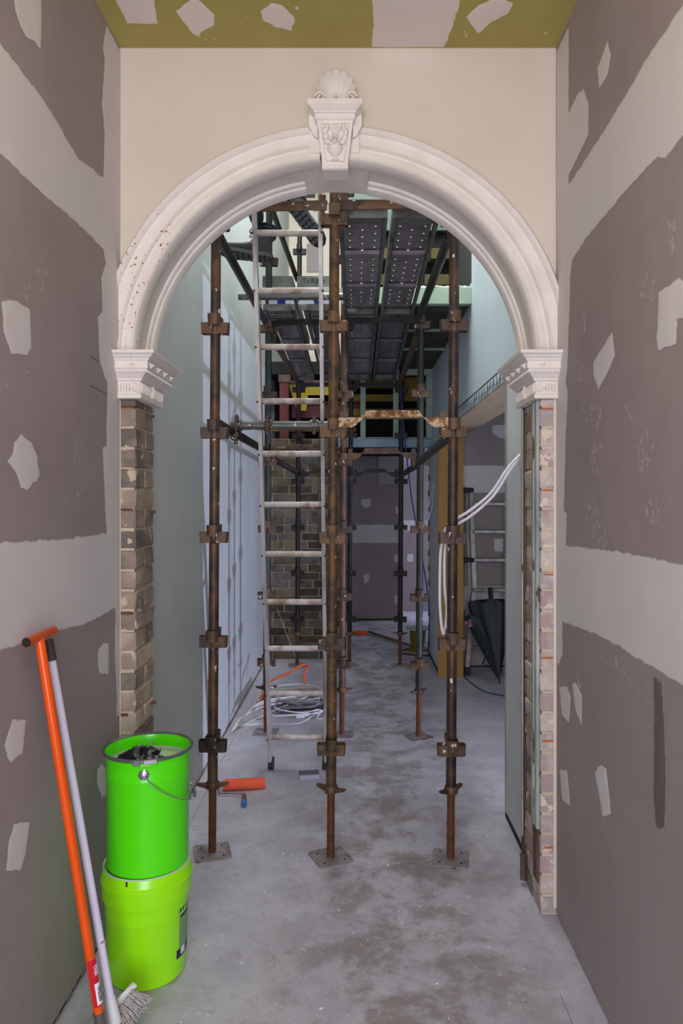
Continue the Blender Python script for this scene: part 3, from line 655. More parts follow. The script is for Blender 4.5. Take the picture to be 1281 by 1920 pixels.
for pts in ([(211,-6),(290,-6),(298,45),(239,45),(228,25)], [(328,20),(352,2),(360,-6),(375,0),(403,27),(403,47),(379,60),(375,72),(360,64)], [(487,21),(508,4),(531,8),(555,35),(549,59),(516,51),(492,39)],
            [(872,32),(895,10),(930,-6),(965,4),(955,25),(920,44),(895,65),(885,50)], [(697,-8),(866,-8),(858,30),(834,89),(695,89),(699,40)], [(868,52),(873,55),(877,70),(871,70)], [(549,14),(560,11),(564,16),(556,19)]):
    skim(ce, CP(pts), ND, 'skim_ceiling', feather=.008)
# skims in side room and end walls
def rect(p0, p1, Y, n=4): return [P(p0[0], p0[1], Y), P(p1[0], p0[1], Y), P(p1[0], p1[1], Y), P(p0[0], p1[1], Y)]
NB = (0, -1, 0)
skim(ws, rect((862, 872), (1000, 925), 7.449), NB, name='jointing_strip'); skim(ws, rect((862, 1098), (1000, 1145), 7.449), NB, name='jointing_strip')
for pts in ([(921,798),(935,795),(990,800),(990,826),(935,822),(922,812)], [(925,1010),(945,1008),(945,1036),(926,1034)]): skim(ws, [P(x, y, 7.449) for x, y in pts], NB)
skim(we, rect((600, 983), (748, 1019), 10.299), NB, name='jointing_strip')
for pts in ([(677,936),(695,934),(697,948),(686,954),(677,947)], [(680,1077),(693,1074),(693,1090),(683,1096)], [(738,1040),(748,1037),(750,1056),(739,1054)], [(738,1118),(746,1114),(746,1134),(740,1132)], [(741,950),(748,950),(748,965),(741,962)]):
    skim(we, [P(x, y, 10.299) for x, y in pts], NB)
for q in ((745, 885, 800, 978), (745, 990, 800, 1040)): pass
skim(w2, rect((745, 975), (810, 996), 11.099), NB, name='jointing_strip')
skim(w2, rect((763, 1038), (776, 1054), 11.099), NB)
# scuffs: dusty shoe prints and scrapes rubbed on the boards
def scuffs(parent, clusters, X, n, m, name):
    b = MB(); rr = random.Random(3); sgn = n[0]
    for cx, cy, rx, ry, cnt, sz in clusters:
        for k in range(cnt):
            a = rr.uniform(0, 2*PI); q = math.sqrt(rr.random()); px, py = cx+rx*q*math.cos(a), cy+ry*q*math.sin(a)
            wd, ht = sz*rr.uniform(.5, 1), sz*rr.uniform(1.2, 2.4)
            pts = [PX(px+wd*.5*math.cos(t)*(1 if math.sin(t) < 0 else .35)+rr.uniform(-.6, .6), py-ht*.5*math.sin(t), X) for t in [i*PI/4 for i in range(8)]]
            b.add([p+Vector((sgn*(.0005+.00002*k), 0, 0)) for p in pts], [list(range(8))])
    o = b.build(name, m, parent, smooth=0); o['kind'] = 'stuff'; return o
bd2 = mat('board_scuff', [S(176,167,163)], rough=.85, spec=.2); M['board_scuff'] = bd2
scuffs(wr, [(1262,440,10,40,16,7), (1215,540,16,26,16,6), (1122,860,16,30,22,6), (1110,780,22,26,14,6), (1211,850,15,44,22,7), (1224,960,14,32,12,8), (1112,960,10,44,14,6), (1125,1000,18,22,16,6), (1095,705,12,22,10,5)], XR, NR, 'board_scuff', 'shoe_print_smudge')
scuffs(wl, [(80,520,14,26,12,5), (45,545,14,16,10,5), (145,850,8,34,16,4), (150,935,8,20,9,4), (50,700,6,4,4,4)], XL, NL, 'board_scuff', 'shoe_print_smudge')
sm = mat('damp_smear', [S(84,78,70), S(112,100,92)], 10, .9, stretch=(1,4,.3)); M['damp_smear'] = sm
skim_s = blend_mat('damp_smear_blend', BOARD, S(108,98,90)); M['damp_smear_blend'] = skim_s
skim(wr, WRp([(1224,1262),(1244,1270),(1250,1400),(1252,1470),(1250,1560),(1228,1560),(1224,1480),(1226,1360)]), NR, 'damp_smear_blend', feather=.022, name='damp_smear')
# scratches
sc = MB()
for (x0, y0, x1, y1) in ((1120,1230,1217,1290), (1170,1263,1223,1325), (1155,1232,1156,1250), (1172,757,1187,790), (1095,590,1097,625)):
    a, b_ = PX(x0, y0, XR), PX(x1, y1, XR); sc.tube([a, b_], .0012, 4)
o = sc.build('scrape_marks', 'board_scuff', wr); o['kind'] = 'stuff'
sc = MB()
for (x0, y0, x1, y1) in ((167,666,184,678), (168,722,200,739)):
    a, b_ = PX(x0, y0, XL), PX(x1, y1, XL); sc.tube([a, b_], .0012, 4)
sc.build('board_crack', 'dark_void', wl)
# crumbs of plaster on the floor
cr = MB(); rr = random.Random(5)
for k in range(420):
    x = rr.uniform(-.9, .78); y = rr.uniform(2.3, 7.2) if k % 3 else rr.uniform(2.3, 3.8); s = rr.uniform(.0015, .006)*(1.8 if k % 23 == 0 else 1)
    a = rr.uniform(0, PI); dx, dy = math.cos(a)*s, math.sin(a)*s
    cr.add([(x-dx, y-dy, 0), (x+dy*.6, y-dx*.6, 0), (x+dx, y+dy, 0), (x-dy*.6, y+dx*.6, 0), (x, y, s*.5)], [(0, 1, 4), (1, 2, 4), (2, 3, 4), (3, 0, 4)])
o = cr.build('plaster_crumbs', 'paper', smooth=0); tag(o, 'white crumbs of plaster strewn over the dusty floor', 'debris', kind='stuff')
# ================================================================== SCAFFOLD
TR = .0242
def v_press_mesh(m):
    b = MB()
    for k in range(4):
        xf = Matrix.Rotation(k*PI/2, 4, 'Z')
        # pocket: two cheeks and a curved outer plate, narrower at the foot
        def taper(pts): return [((x if x < .03 else x-(.003 if z < 0 else 0)), y*(.94 if z < 0 else 1), z+(.034 if k % 2 else 0)) for x, y, z in pts]
        for s in (-1, 1):
            y0, y1 = s*.0215, s*.0265
            vs = [(.012, y0, -.026), (.062, y0, -.026), (.062, y1, -.026), (.012, y1, -.026), (.012, y0, .026), (.062, y0, .026), (.062, y1, .026), (.012, y1, .026)]
            b.add(taper(vs), [(3,2,1,0),(4,5,6,7),(0,1,5,4),(1,2,6,5),(2,3,7,6),(3,0,4,7)], xf)
        arc = [(.060+.009*math.cos(t), .0265*math.sin(t)) for t in [-PI/2+PI*i/6 for i in range(7)]]
        inn = [(.056+.008*math.cos(t), .0215*math.sin(t)) for t in [-PI/2+PI*i/6 for i in range(7)]]
        vs = taper([(x, y, z) for z in (-.026, .026) for x, y in arc+inn]); fs = []
        for i in range(6): fs += [(i, i+1, 15+i, 14+i), (8+i, 7+i, 21+i, 22+i), (i+1, i, 7+i, 8+i), (14+i, 15+i, 22+i, 21+i)]
        b.add(vs, fs, xf)
    return b.mesh('v_pressing', m)
VP = {m: v_press_mesh(m) for m in ('rust', 'rust_orange', 'rust_dark')}
collar = MB().lathe([(.0245, -.03), (.0275, -.03), (.0275, .03), (.0245, .034)], 18).mesh('spigot_collar', 'rust')
def standard(x, y, z0, z1, m, mp, zs, label, lean=.0062, rz=0):
    t = thing('scaffold_standard', label, 'scaffold pole', (x, y, z0), (0, lean, rz), 'upright scaffold standards')
    MB().lathe([(TR-.004, 0), (TR, 0), (TR, z1-z0), (TR-.004, z1-z0)], 20, cap0=False, cap1=False).build('pole_tube', m, t)
    for i, z in enumerate(zs):
        if z0+.08 < z < z1-.03:
            inst('v_pressing', VP[mp], t, (0, 0, z-z0))
            MB().lathe([(TR, -.03), (TR+.0022, -.026), (TR+.0022, .044), (TR, .048)], 16, cap0=False, cap1=False).build('weld_sleeve', mp, t, loc=(0, 0, z-z0))
    return t
rod_prof = [(.019, 0)]
for i in range(44): z = .006+i*.0085; rod_prof += [(.0165, z), (.019, z+.003), (.019, z+.0055)]
ROD = MB().lathe(rod_prof, 14).mesh('threaded_rod', 'rod_rust')
def wing_mesh():
    b = MB(); b.lathe([(.02, -.016), (.032, -.014), (.034, 0), (.03, .018), (.026, .022)], 16)
    for s in (-1, 1):
        vs = [(s*.028, -.012, -.012), (s*.074, -.009, .002), (s*.078, -.009, .012), (s*.028, -.012, .010), (s*.028, .012, -.012), (s*.074, .009, .002), (s*.078, .009, .012), (s*.028, .012, .010)]
        b.add(vs, [(0,1,2,3),(7,6,5,4),(0,4,5,1),(1,5,6,2),(2,6,7,3),(3,7,4,0)])
    return b.mesh('wing_nut', 'rust')
WING = wing_mesh()
def plate_mesh():
    b = MB(); h = .086; c = .012; pts = [(-h+c, -h), (h-c, -h), (h, -h+c), (h, h-c), (h-c, h), (-h+c, h), (-h, h-c), (-h, -h+c)]
    b.prism(pts, 0, .006, 'z'); return b.mesh('base_plate', 'plate_steel')
PLATE = plate_mesh(); HOLE = MB().lathe([(.006, 0), (.006, .0012)], 8).mesh('nail_hole', 'ink')
def jack(x, y, rz, wing, label, zw=.325):
    t = thing('base_jack', label, 'scaffold foot', (x, y, 0), (0, .0062, 0), 'screw jacks under the standards')
    p = inst('base_plate', PLATE, t, (0, 0, 0), (0, -.0062, rz))
    for a in range(4): inst('nail_hole', HOLE, p, (.05*(1 if a in (0, 3) else -1), .05*(1 if a < 2 else -1), .006))
    inst('threaded_rod', ROD, t, (0, 0, .004)); inst('wing_nut', WING, t, (0, 0, zw), (0, 0, wing))
grid = {}
rows = [
 ((-.691, 3.533), (-.121, 3.486), (.446, 3.476)), ((-.656, 5.356), (-.104, 5.296), (.445, 5.25)), ((-.603, 7.5), (-.07, 7.5), (.446, 7.5))]
z_of = ([.515+.5*k for k in range(8)], [.51+.485*k for k in range(8)], [.47+.468*k for k in range(9)])
SL = [['rusty brown scaffold standard at the front, nearest the green buckets', 'orange-rusted paint-flecked front standard standing before the right ladder rail', 'rusty front standard with white plaster splashes, beside the white cables'],
      ['dark painted standard just left of the wooden-runged ladder foot', 'brown standard in the second row, close behind the central front one', 'green-brown standard in the second row with the square foot out in the open floor'],
      ['black scaffold standard in front of the far brick wall', 'black standard at the far left edge of the dark end wall', 'thin black far standard beside the bright recess']]
JL = [['rusty screw jack on a turned square plate beside the green buckets', 'rusty screw jack with drilled square plate at the centre front', 'pinkish dusty screw jack with long bare thread, near the loose plaster splinter'],
      ['screw jack with dusty plate behind the ladder left rail foot', 'screw jack in the second row behind the centre front pole', 'screw jack with raised wing nut, alone on the open floor in the second row'],
      ['small dark screw jack at the foot of the far brick wall', 'small dark screw jack under the far middle pole by the end passage', 'small screw jack on a dusty plate at the far right, near the cable drum']]
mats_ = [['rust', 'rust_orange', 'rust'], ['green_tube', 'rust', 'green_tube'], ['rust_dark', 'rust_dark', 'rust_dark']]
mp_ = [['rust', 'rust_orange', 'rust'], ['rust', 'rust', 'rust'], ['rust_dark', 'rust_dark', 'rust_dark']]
RZ = [[.28, .42, -.15], [-.05, -.1, .5], [.2, .2, .1]]; WZ = [[.12, -.5, .75], [.1, .1, .75], [0, .3, .1]]
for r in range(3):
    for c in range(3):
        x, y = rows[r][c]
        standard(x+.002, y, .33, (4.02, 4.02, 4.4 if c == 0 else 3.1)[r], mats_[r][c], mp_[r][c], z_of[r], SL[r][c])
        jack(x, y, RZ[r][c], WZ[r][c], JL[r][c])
def transom(p, q, label, m='rust', pale=None, fin=True):
    p, q = Vector(p), Vector(q); d = q-p; L_ = d.length; a = math.atan2(d.y, d.x)
    t = thing('scaffold_transom', label, 'scaffold bar', p, (0, -math.asin(d.z/L_), a), 'flat scaffold transoms')
    e = .028
    b = MB(); b.box((e, -.006, 0), (L_-e, .03, .007)); b.build('top_flange', m, t, smooth=0)
    if not fin: MB().box((e, -.004, -.036), (L_-e, .004, .001)).build('web', m, t, smooth=0)
    if fin: MB().prism([(.13, .006), (L_-.14, .006), (L_-.165, .040), (.155, .040)], .012, .018).build('upper_fin', pale or m, t, smooth=0)
    for s in (0, 1):
        f = (lambda v: v) if not s else (lambda v: L_-v)
        MB().prism([(f(e), .004), (f(.145), .004), (f(.105), -.034), (f(.09), -.042), (f(e), -.040)], -.008, -.001).build('end_ear', pale or m, t, smooth=0)
        w_ = MB(); w_.prism([(f(.034), .034), (f(.066), .034), (f(.058), -.075), (f(.048), -.095), (f(.042), -.095)], -.001, .010); w_.build('wedge', 'rust_orange' if pale else m, t, smooth=0)
    return t
def X_(r, c): return rows[r][c][0]+.012
def Y_(r, c): return rows[r][c][1]-.036
def tr(r, c, z, label, **k):
    transom((X_(r, c), Y_(r, c), z), (X_(r, c+1), Y_(r, c+1), z+k.pop('dz', 0)), label, **k)
tr(0, 1, 2.075, 'rust and cream flaking transom with raised fin, lowest at the front', pale='rust_white', m='rust_orange')
tr(1, 1, 2.02, 'brown transom with raised fin in the second row, just above the dark passage')
tr(1, 0, 2.055, 'brown transom with white dust crossing before the top of the brick wall')
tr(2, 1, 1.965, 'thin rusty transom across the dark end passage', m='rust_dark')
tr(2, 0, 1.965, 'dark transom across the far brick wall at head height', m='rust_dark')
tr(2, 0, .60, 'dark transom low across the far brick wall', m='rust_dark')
tr(0, 0, 3.092, 'dark brown transom over the ladder top under the arch crown', fin=False)
tr(0, 1, 3.092, 'dark brown front transom holding the near plank ends', fin=False)
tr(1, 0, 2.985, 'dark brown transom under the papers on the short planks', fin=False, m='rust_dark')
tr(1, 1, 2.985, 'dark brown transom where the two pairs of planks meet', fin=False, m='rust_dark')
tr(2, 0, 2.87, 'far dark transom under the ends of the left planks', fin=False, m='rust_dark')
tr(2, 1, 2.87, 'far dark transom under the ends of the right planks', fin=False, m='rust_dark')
def bar(name, p, q, m, label, cat='scaffold tube', group=None, r=TR, ends=True):
    p, q = Vector(p), Vector(q); L_ = (q-p).length
    t = thing(name, label, cat, p, (q-p).to_track_quat('Z', 'Y').to_euler(), group)
    MB().lathe([(r-.004, 0), (r, 0), (r, L_), (r-.004, L_)], 18, cap0=False, cap1=False).build('tube', m, t)
    MB().lathe([(r-.004, L_*.001), (r-.004, L_*.999)], 12, cap0=False, cap1=False).build('tube_bore', 'dark_void', t)
    if ends:
        for z in (.0, L_): MB().box((-.012, -.03, z-.02), (.012, .03, z+.02), c=.003).build('end_lug', 'rust', t)
    return t
def led(r0, r1, c, z0, z1, m, label, off=0):
    a, b_ = rows[r0][c], rows[r1][c]
    bar('scaffold_ledger', (a[0]+off, a[1]+.05, z0), (b_[0]+off, b_[1]-.05, z1), m, label, group='scaffold ledgers running down the hall')
led(0, 1, 0, 2.075, 2.045, 'rust_dark', 'dark ledger tube low on the left wall side, near bay')
led(1, 2, 0, 2.02, 1.965, 'rust_dark', 'dark ledger tube in front of the brick wall, far bay')
led(0, 1, 2, 2.00, 1.955, 'green_tube', 'grey-green ledger tube near the doorway header, near bay')
led(1, 2, 2, 1.945, 1.93, 'rust_dark', 'short-looking dark ledger tube by the yellow board lining, far bay')
led(0, 1, 2, 2.955, 2.985, 'green_tube', 'green upper ledger tube beside the plank edge, near bay')
led(1, 2, 2, 2.89, 2.87, 'rust_orange', 'rusty brown upper ledger tube beside the far planks')
led(0, 1, 0, 3.02, 2.975, 'green_tube', 'brown-green upper ledger tube passing in front of the worker boot')
led(1, 2, 0, 2.945, 2.91, 'rust_orange', 'rusty brown upper ledger tube on the left of the far planks')
led(1, 2, 0, 3.93, 3.93, 'green_tube', 'green guard rail tube high above the left planks', off=.0)
bar('scaffold_tube', (-.70, 4.105, 2.108), (-.10, 4.105, 2.108), 'grey_tube', 'grey galvanised tube with flaking cream paint clamped across the ladder', ends=False)
bar('scaffold_tube', (-.80, 5.0, 3.073), (-.04, 5.0, 3.073), 'grey_tube', 'grey galvanised tube stub crossing behind the ladder at the boots', ends=False)
def coupler(p, axis, rz, label, m='grey_tube'):
    t = thing('scaffold_coupler', label, 'clamp', p, (0, 0, rz), 'tube couplers')
    b = MB(); ring = [(.0272, -.024), (.033, -.022), (.033, .022), (.0272, .024)]
    b.lathe(ring+[ring[0]], 18, Matrix.Rotation(PI/2, 4, axis), cap0=False, cap1=False); b.build('clamp_band', m, t)
    n = MB(); n.box((-.016, -.045, -.012), (.016, -.028, .012), c=.002); n.box((-.011, -.042, .02), (.011, -.022, .044), c=.003); n.build('hinge_lug', m, t)
    q = MB(); q.tube([(0, -.040, -.048), (0, -.040, .058)], .006, 8); q.lathe([(.011, -.014), (.011, -.002)], 6, Matrix.Translation((0, -.04, .05))); q.lathe([(.011, -.008), (.011, .006)], 6, Matrix.Translation((0, -.04, -.044))); q.build('bolt', 'rust', t)
coupler((-.66, 4.105, 2.108), 'Y', 0, 'grey coupler joining the cross tube to the left ledger')
coupler((-.665, 4.06, 2.05), 'X', .2, 'dark coupler gripping the left ledger just under the cross tube', 'rust')
coupler((-.49, 4.105, 2.108), 'Y', 0, 'rusty coupler by the left ladder rail on the cross tube', 'rust')
coupler((-.232, 4.105, 2.108), 'Y', 0, 'grey-brown coupler by the right ladder rail on the cross tube', 'grey_tube')
coupler((-.675, 5.0, 3.073), 'Y', 0, 'grey coupler on the tube stub under the worker boot')
coupler((-.672, 4.97, 3.02), 'X', .1, 'grey coupler on the upper left ledger under the boot')

def plank(x0, x1, y0, y1, z, label, zdrop=0, h=.058, holes=True, txt=None):
    L_ = y1-y0; W = x1-x0
    t = thing('scaffold_plank', label, 'scaffold plank', (x0, y0, z), (-math.atan2(zdrop, L_), 0, 0), 'perforated steel scaffold planks')
    b = MB(); n = max(2, int(L_/.095)); dy = (L_-.02)/n; e = .018; cw = (W-2*e)/3
    for i in range(n):
        for j in range(3):
            cx = e+cw*(j+.5); cy = .01+dy*(i+.5); a, c = cw/2, dy/2
            q = [(cx-a, cy-c, h), (cx+a, cy-c, h), (cx+a, cy+c, h), (cx-a, cy+c, h)]
            if not holes or (i % max(6, n//3) == 0 and i): b.add(q, [(0, 1, 2, 3)]); continue
            r = .0072; cy += dy*.24*(1 if j == 1 else -1)
            o = [(cx+r*1.3*math.cos(PI/8+k*PI/4), cy+r*math.sin(PI/8+k*PI/4), h-.005) for k in range(8)]; i8 = [(cx+r*.8*math.cos(PI/8+k*PI/4), cy+r*.6*math.sin(PI/8+k*PI/4), h-.008) for k in range(8)]
            b.cur = 1; b.add(o+i8, [(k, (k+1) % 8, 8+(k+1) % 8, 8+k) for k in range(8)]); b.cur = 0
            b.add(q+o, [(0, 1, 10), (0, 10, 9), (0, 9, 8+0)][:0]+[(2, 3, 5+0)][:0]+[(1, 2, 4), (2, 5, 4), (2, 3, 6), (2, 6, 5), (3, 7, 6), (3, 0, 8), (3, 8, 7), (0, 9, 8), (0, 1, 10), (0, 10, 9), (1, 11, 10), (1, 4, 11)])
    b.build('perforated_deck', ['plank_steel', 'plank_rim'], t, smooth=0)
    for s in (0, 1):
        f = (lambda v: v) if not s else (lambda v: W-v)
        r = MB(); r.box((min(f(0), f(.004)), 0, 0), (max(f(0), f(.004)), L_, h)); r.box((min(f(.004), f(.022)), 0, 0), (max(f(.004), f(.022)), L_, .004)); r.box((min(f(.018), f(.022)), 0, 0), (max(f(.018), f(.022)), L_, .018)); r.build('side_rim', 'plank_rim', t, smooth=0)
    if L_ > .8:
        for k in (.33, .66): MB().box((.02, L_*k-.016, h-.030), (W-.02, L_*k+.016, h-.006), c=.004).build('cross_batten', 'plank_steel', t)
    for y in (0, L_-.004): MB().box((.004, y, .0), (W-.004, y+.004, h)).build('end_plate', 'plank_rim', t, smooth=0)
    for y in (.004, L_-.08): MB().box((.022, y, .004), (W-.022, y+.075, .009)).build('end_stiffener', 'plank_rim', t, smooth=0)
    if txt:
        m = Matrix.Translation((W/2, -.0012, h*.55)) @ Matrix.Rotation(PI/2, 4, 'X'); text_obj(txt, .05, m, 'ink', t, 'stamped_lettering')
    return t
plank(-.085, .150, 3.50, 5.235, 3.035, 'long perforated steel plank right of the central pole, nearest bay', zdrop=.045)
plank(.172, .400, 3.50, 5.235, 3.035, 'long perforated steel plank beside the green ledger tube, nearest bay', zdrop=.045)
plank(-.085, .150, 5.33, 7.44, 2.985, 'far perforated plank behind the central pole', zdrop=.09)
plank(.165, .395, 5.33, 7.44, 2.985, 'far perforated plank ending by the rusty brown upper ledger', zdrop=.09)
plank(-.635, -.42, 5.36, 7.44, 2.985, 'far perforated plank seen between the ladder rungs, on the wall side', zdrop=.09)
plank(-.355, -.14, 5.36, 7.44, 2.985, 'far perforated plank seen between the right ladder rail and the white gap', zdrop=.09)
plank(-.635, -.42, 5.03, 5.31, 2.985, 'short plank end under the white sheet with one blue tape', h=.045)
plank(-.345, -.14, 5.03, 5.27, 2.985, 'short plank end under the torn white carton near the central pole', h=.045)
plank(-.69, -.468, 5.42, 7.42, 3.255, 'raised dusty plank with plain end plate by the wall', h=.085, zdrop=.02, txt=None)
plank(-.435, -.19, 5.42, 7.42, 3.255, 'raised dusty plank with embossed letters on its end plate', h=.085, zdrop=.02, txt='TURBO')
bm_ = MB().box((-.72, 5.40, 3.205), (-.12, 5.45, 3.252), c=.003).build('timber_bearer', 'mint_timber'); tag(bm_, 'pale green timber bearer under the two raised planks', 'timber')
sp = MB().box((-.62, 3.45, 3.905), (-.30, 5.40, 3.945), c=.004).build('timber_board', 'old_wood'); tag(sp, 'wooden board across the scaffold that the worker sits on, hidden above the arch', 'timber')
# things lying on the planks
t = thing('paper_sheet', 'white sheet bound with one blue tape on the short plank by the wall', 'packaging', (-.60, 5.045, 3.031))
MB().box((0, 0, 0), (.165, .16, .046), c=.003).build('sheet', 'paper', t); MB().box((.06, -.002, -.0005), (.115, .162, .0475)).build('tape_band', 'blue_tape', t, smooth=0)
t = thing('torn_carton', 'torn white carton with blue end on the short plank near the central pole', 'packaging', (-.40, 5.045, 3.031))
MB().prism([(0, .004), (.02, .05), (.10, .052), (.115, .0), (.02, .0)], 0, .16).build('carton', 'paper', t, smooth=0)
MB().box((.116, 0, 0), (.17, .16, .066)).build('blue_end', 'blue_tape', t, smooth=0); MB().box((.172, 0, 0), (.22, .16, .05)).build('white_end', 'paper', t, smooth=0)
MB().prism([(.02, -.001), (.095, -.001), (.075, -.022), (.03, -.018)], -.006, -.003).build('torn_flap', 'cardboard', t, smooth=0)

# ------------------------------------------------------------------ the ladder leaning through the scaffold
def ladder():
    t = thing('straight_ladder', 'worn aluminium ladder with round dusty rungs leaning inside the scaffold', 'ladder', (-.366, 4.647, 0), (math.atan(.228), 0, 0))
    L_ = 3.62
    for s in (-1, 1):
        x = s*.170+(.0)
        r = MB(); r.box((x-.005, -.032, .05), (x+.005, .032, L_)); r.box((min(x, x+s*.016), -.034, .05), (max(x, x+s*.016), -.029, L_)); r.box((min(x, x+s*.016), .029, .05), (max(x, x+s*.016), .034, L_))
        o = r.build('rail', 'aluminium', t, smooth=0)
        MB().box((x-.017, -.038, 0), (x+.017, .038, .06), c=.004).build('rubber_foot', 'black_rubber', o)
    for k in range(12):
        z = .215+k*.2985
        b = MB(); b.tube([(-.168, 0, z), (.168, 0, z)], .0175, 12); b.build('rung', 'rung_worn', t)
    for s in (-1, 1):
        b = MB()
        for k in range(12): b.ell((s*.185, -.0345, .215+k*.2985), (.007, .004, .007), nu=8, nv=4)
        b.build('rivet_row', 'rust', t)['kind'] = 'stuff'
ladder()

# ------------------------------------------------------------------ worker sitting high on the scaffold
def worker():
    t = thing('person', 'person in dark work clothes and grey lace-up boots sitting high on the scaffold', 'person', (-.45, 4.58, 3.945))
    J = {}
    def j(n, p, r): J[n] = (Vector(p)-Vector((-.45, 5.2 if p[1] > 4.88 else 4.58, 3.945)), r)
    j('pel', (-.48, 5.26, 4.085), .13); j('waist', (-.48, 5.27, 4.22), .125); j('chest', (-.48, 5.26, 4.42), .14); j('neckb', (-.48, 5.24, 4.56), .075); j('neck', (-.48, 5.235, 4.60), .05); j('head0', (-.48, 5.22, 4.67), .072); j('head', (-.48, 5.215, 4.745), .088); j('crown', (-.48, 5.225, 4.81), .06)
    j('hipl', (-.58, 5.22, 4.03), .092); j('kneel', (-.635, 4.32, 3.90), .066); j('calfl', (-.63, 4.38, 3.66), .06); j('ankl', (-.60, 4.48, 3.36), .045)
    j('hipr', (-.38, 5.2, 4.04), .092); j('kneer', (-.345, 4.27, 3.95), .066); j('calfr', (-.34, 4.36, 3.74), .058); j('ankr', (-.325, 4.46, 3.53), .045)
    for s, n in ((-1, 'l'), (1, 'r')):
        j('sh'+n, (-.48+s*.17, 5.25, 4.50), .062); j('el'+n, (-.48+s*.235, 5.12, 4.26), .045); j('wr'+n, (-.48+s*.20, 4.98, 4.10), .028); j('pa'+n, (-.48+s*.195, 4.945, 4.055), .034)
        for q in range(4):
            dx = (q-1.5)*.02; ln = (.036, .042, .040, .031)[q]
            j('f%s%d0' % (n, q), (-.48+s*.195+dx, 4.91, 4.025), .0095); j('f%s%d1' % (n, q), (-.48+s*.195+dx*1.1, 4.893, 4.025-ln*.7), .009); j('f%s%d2' % (n, q), (-.48+s*.195+dx*1.1, 4.90, 4.025-ln*1.4), .008)
        j('t%s0' % n, (-.48+s*.16, 4.945, 4.045), .011); j('t%s1' % n, (-.48+s*.145, 4.925, 4.01), .0095)
    E = [('pel', 'waist'), ('waist', 'chest'), ('chest', 'neckb'), ('neckb', 'neck'), ('neck', 'head0'), ('head0', 'head'), ('head', 'crown')]
    for n in 'lr':
        E += [('pel', 'hip'+n), ('hip'+n, 'knee'+n), ('knee'+n, 'calf'+n), ('calf'+n, 'ank'+n), ('chest', 'sh'+n), ('sh'+n, 'el'+n), ('el'+n, 'wr'+n), ('wr'+n, 'pa'+n), ('pa'+n, 't%s0' % n), ('t%s0' % n, 't%s1' % n)]
        for q in range(4): E += [('pa'+n, 'f%s%d0' % (n, q)), ('f%s%d0' % (n, q), 'f%s%d1' % (n, q)), ('f%s%d1' % (n, q), 'f%s%d2' % (n, q))]
    ks_ = list(J); me = bpy.data.meshes.new('body'); me.from_pydata([J[k][0] for k in ks_], [(ks_.index(a), ks_.index(b)) for a, b in E], [])
    o = bpy.data.objects.new('body', me); COL.objects.link(o)
    mod = o.modifiers.new('skin', 'SKIN'); mod.use_smooth_shade = True
    for i, k in enumerate(ks_):
        v = me.skin_vertices[0].data[i]; v.radius = (J[k][1], J[k][1]); v.use_root = (k == 'pel')
    sb = o.modifiers.new('sub', 'SUBSURF'); sb.levels = 2; sb.render_levels = 2
    dg = bpy.context.evaluated_depsgraph_get(); m2 = bpy.data.meshes.new_from_object(o.evaluated_get(dg)); bpy.data.objects.remove(o)
    for k in ('trouser_navy', 'shirt_grey', 'skin', 'hair'): m2.materials.append(M[k])
    for p in m2.polygons:
        c = p.center; m = 1
        if c.z < .20 and c.y > -.24+.0: m = 0
        if c.z < .20 and abs(c.x+.03) < .13: m = 0
        if c.z < .02: m = 0
        for n in 'lr':
            if (c-J['pa'+n][0]).length < .085: m = 2
            if (c-J['knee'+n][0]).length < .12 and (c-J['pa'+n][0]).length > .085: m = 0
        if c.z > .635: m = 2
        if c.z > .80 or (c.z > .72 and c.y > .07): m = 3
        p.material_index = m; p.use_smooth = True
    link(bpy.data.objects.new('body', m2), t)
    hd = J['head'][0]; f = MB()
    f.ell((hd.x, hd.y-.092, hd.z-.02), (.013, .018, .022)); f.build('nose', 'skin', t)
    for s in (-1, 1):
        MB().ell((hd.x+s*.032, hd.y-.076, hd.z+.012), (.012, .01, .008)).build('eye', 'paper', t); MB().ell((hd.x+s*.086, hd.y, hd.z-.005), (.012, .02, .03)).build('ear', 'skin', t)
    MB().ell((hd.x, hd.y-.078, hd.z-.05), (.024, .01, .006)).build('mouth', 'skin', t)
    # boots
    def boot(name, mtx, sole_label=None):
        o = MB()
        secs = [(-.055, .036, .10), (-.03, .043, .105), (.02, .045, .100), (.07, .044, .088), (.12, .048, .070), (.165, .051, .062), (.20, .048, .058), (.225, .036, .046), (.236, .016, .02)]
        vs = []; n = 12; fs = []
        for x, wd, h in secs:
            for k in range(n): a = 2*PI*k/n; vs.append((x, wd*math.cos(a), .022+h*.5+h*.5*math.sin(a)))
        for i in range(len(secs)-1):
            for k in range(n): fs.append([i*n+k, i*n+(k+1) % n, (i+1)*n+(k+1) % n, (i+1)*n+k])
        fs += [list(range(n)), list(range(len(secs)*n-1, (len(secs)-1)*n-1, -1))]
        o.add(vs, fs); o.tube([(.0, 0, .06), (-.004, 0, .11), (-.01, 0, .16), (-.012, 0, .215)], [.046, .05, .054, .058], 14)
        b = o.build(name, 'boot_leather', t, smooth=60); b.matrix_local = mtx
        c = MB()
        for z in (.165, .19, .213): c.tube([(-.012+(.057+.002)*math.cos(a), (.057+.002)*math.sin(a), z) for a in [i*2*PI/18 for i in range(18)]], .008, 6, closed=True)
        c.build('padded_collar', 'boot_leather', b)
        l = MB()
        for i in range(6):
            z = .105+i*.02; x = .052-.007*i+(.02 if i == 0 else 0)
            l.tube([(x-.01, -.026, z), (x+.004, 0, z+.006), (x-.01, .026, z+.012)], .0035, 5); l.tube([(x-.01, .026, z), (x+.004, 0, z+.006), (x-.01, -.026, z+.012)], .0035, 5)
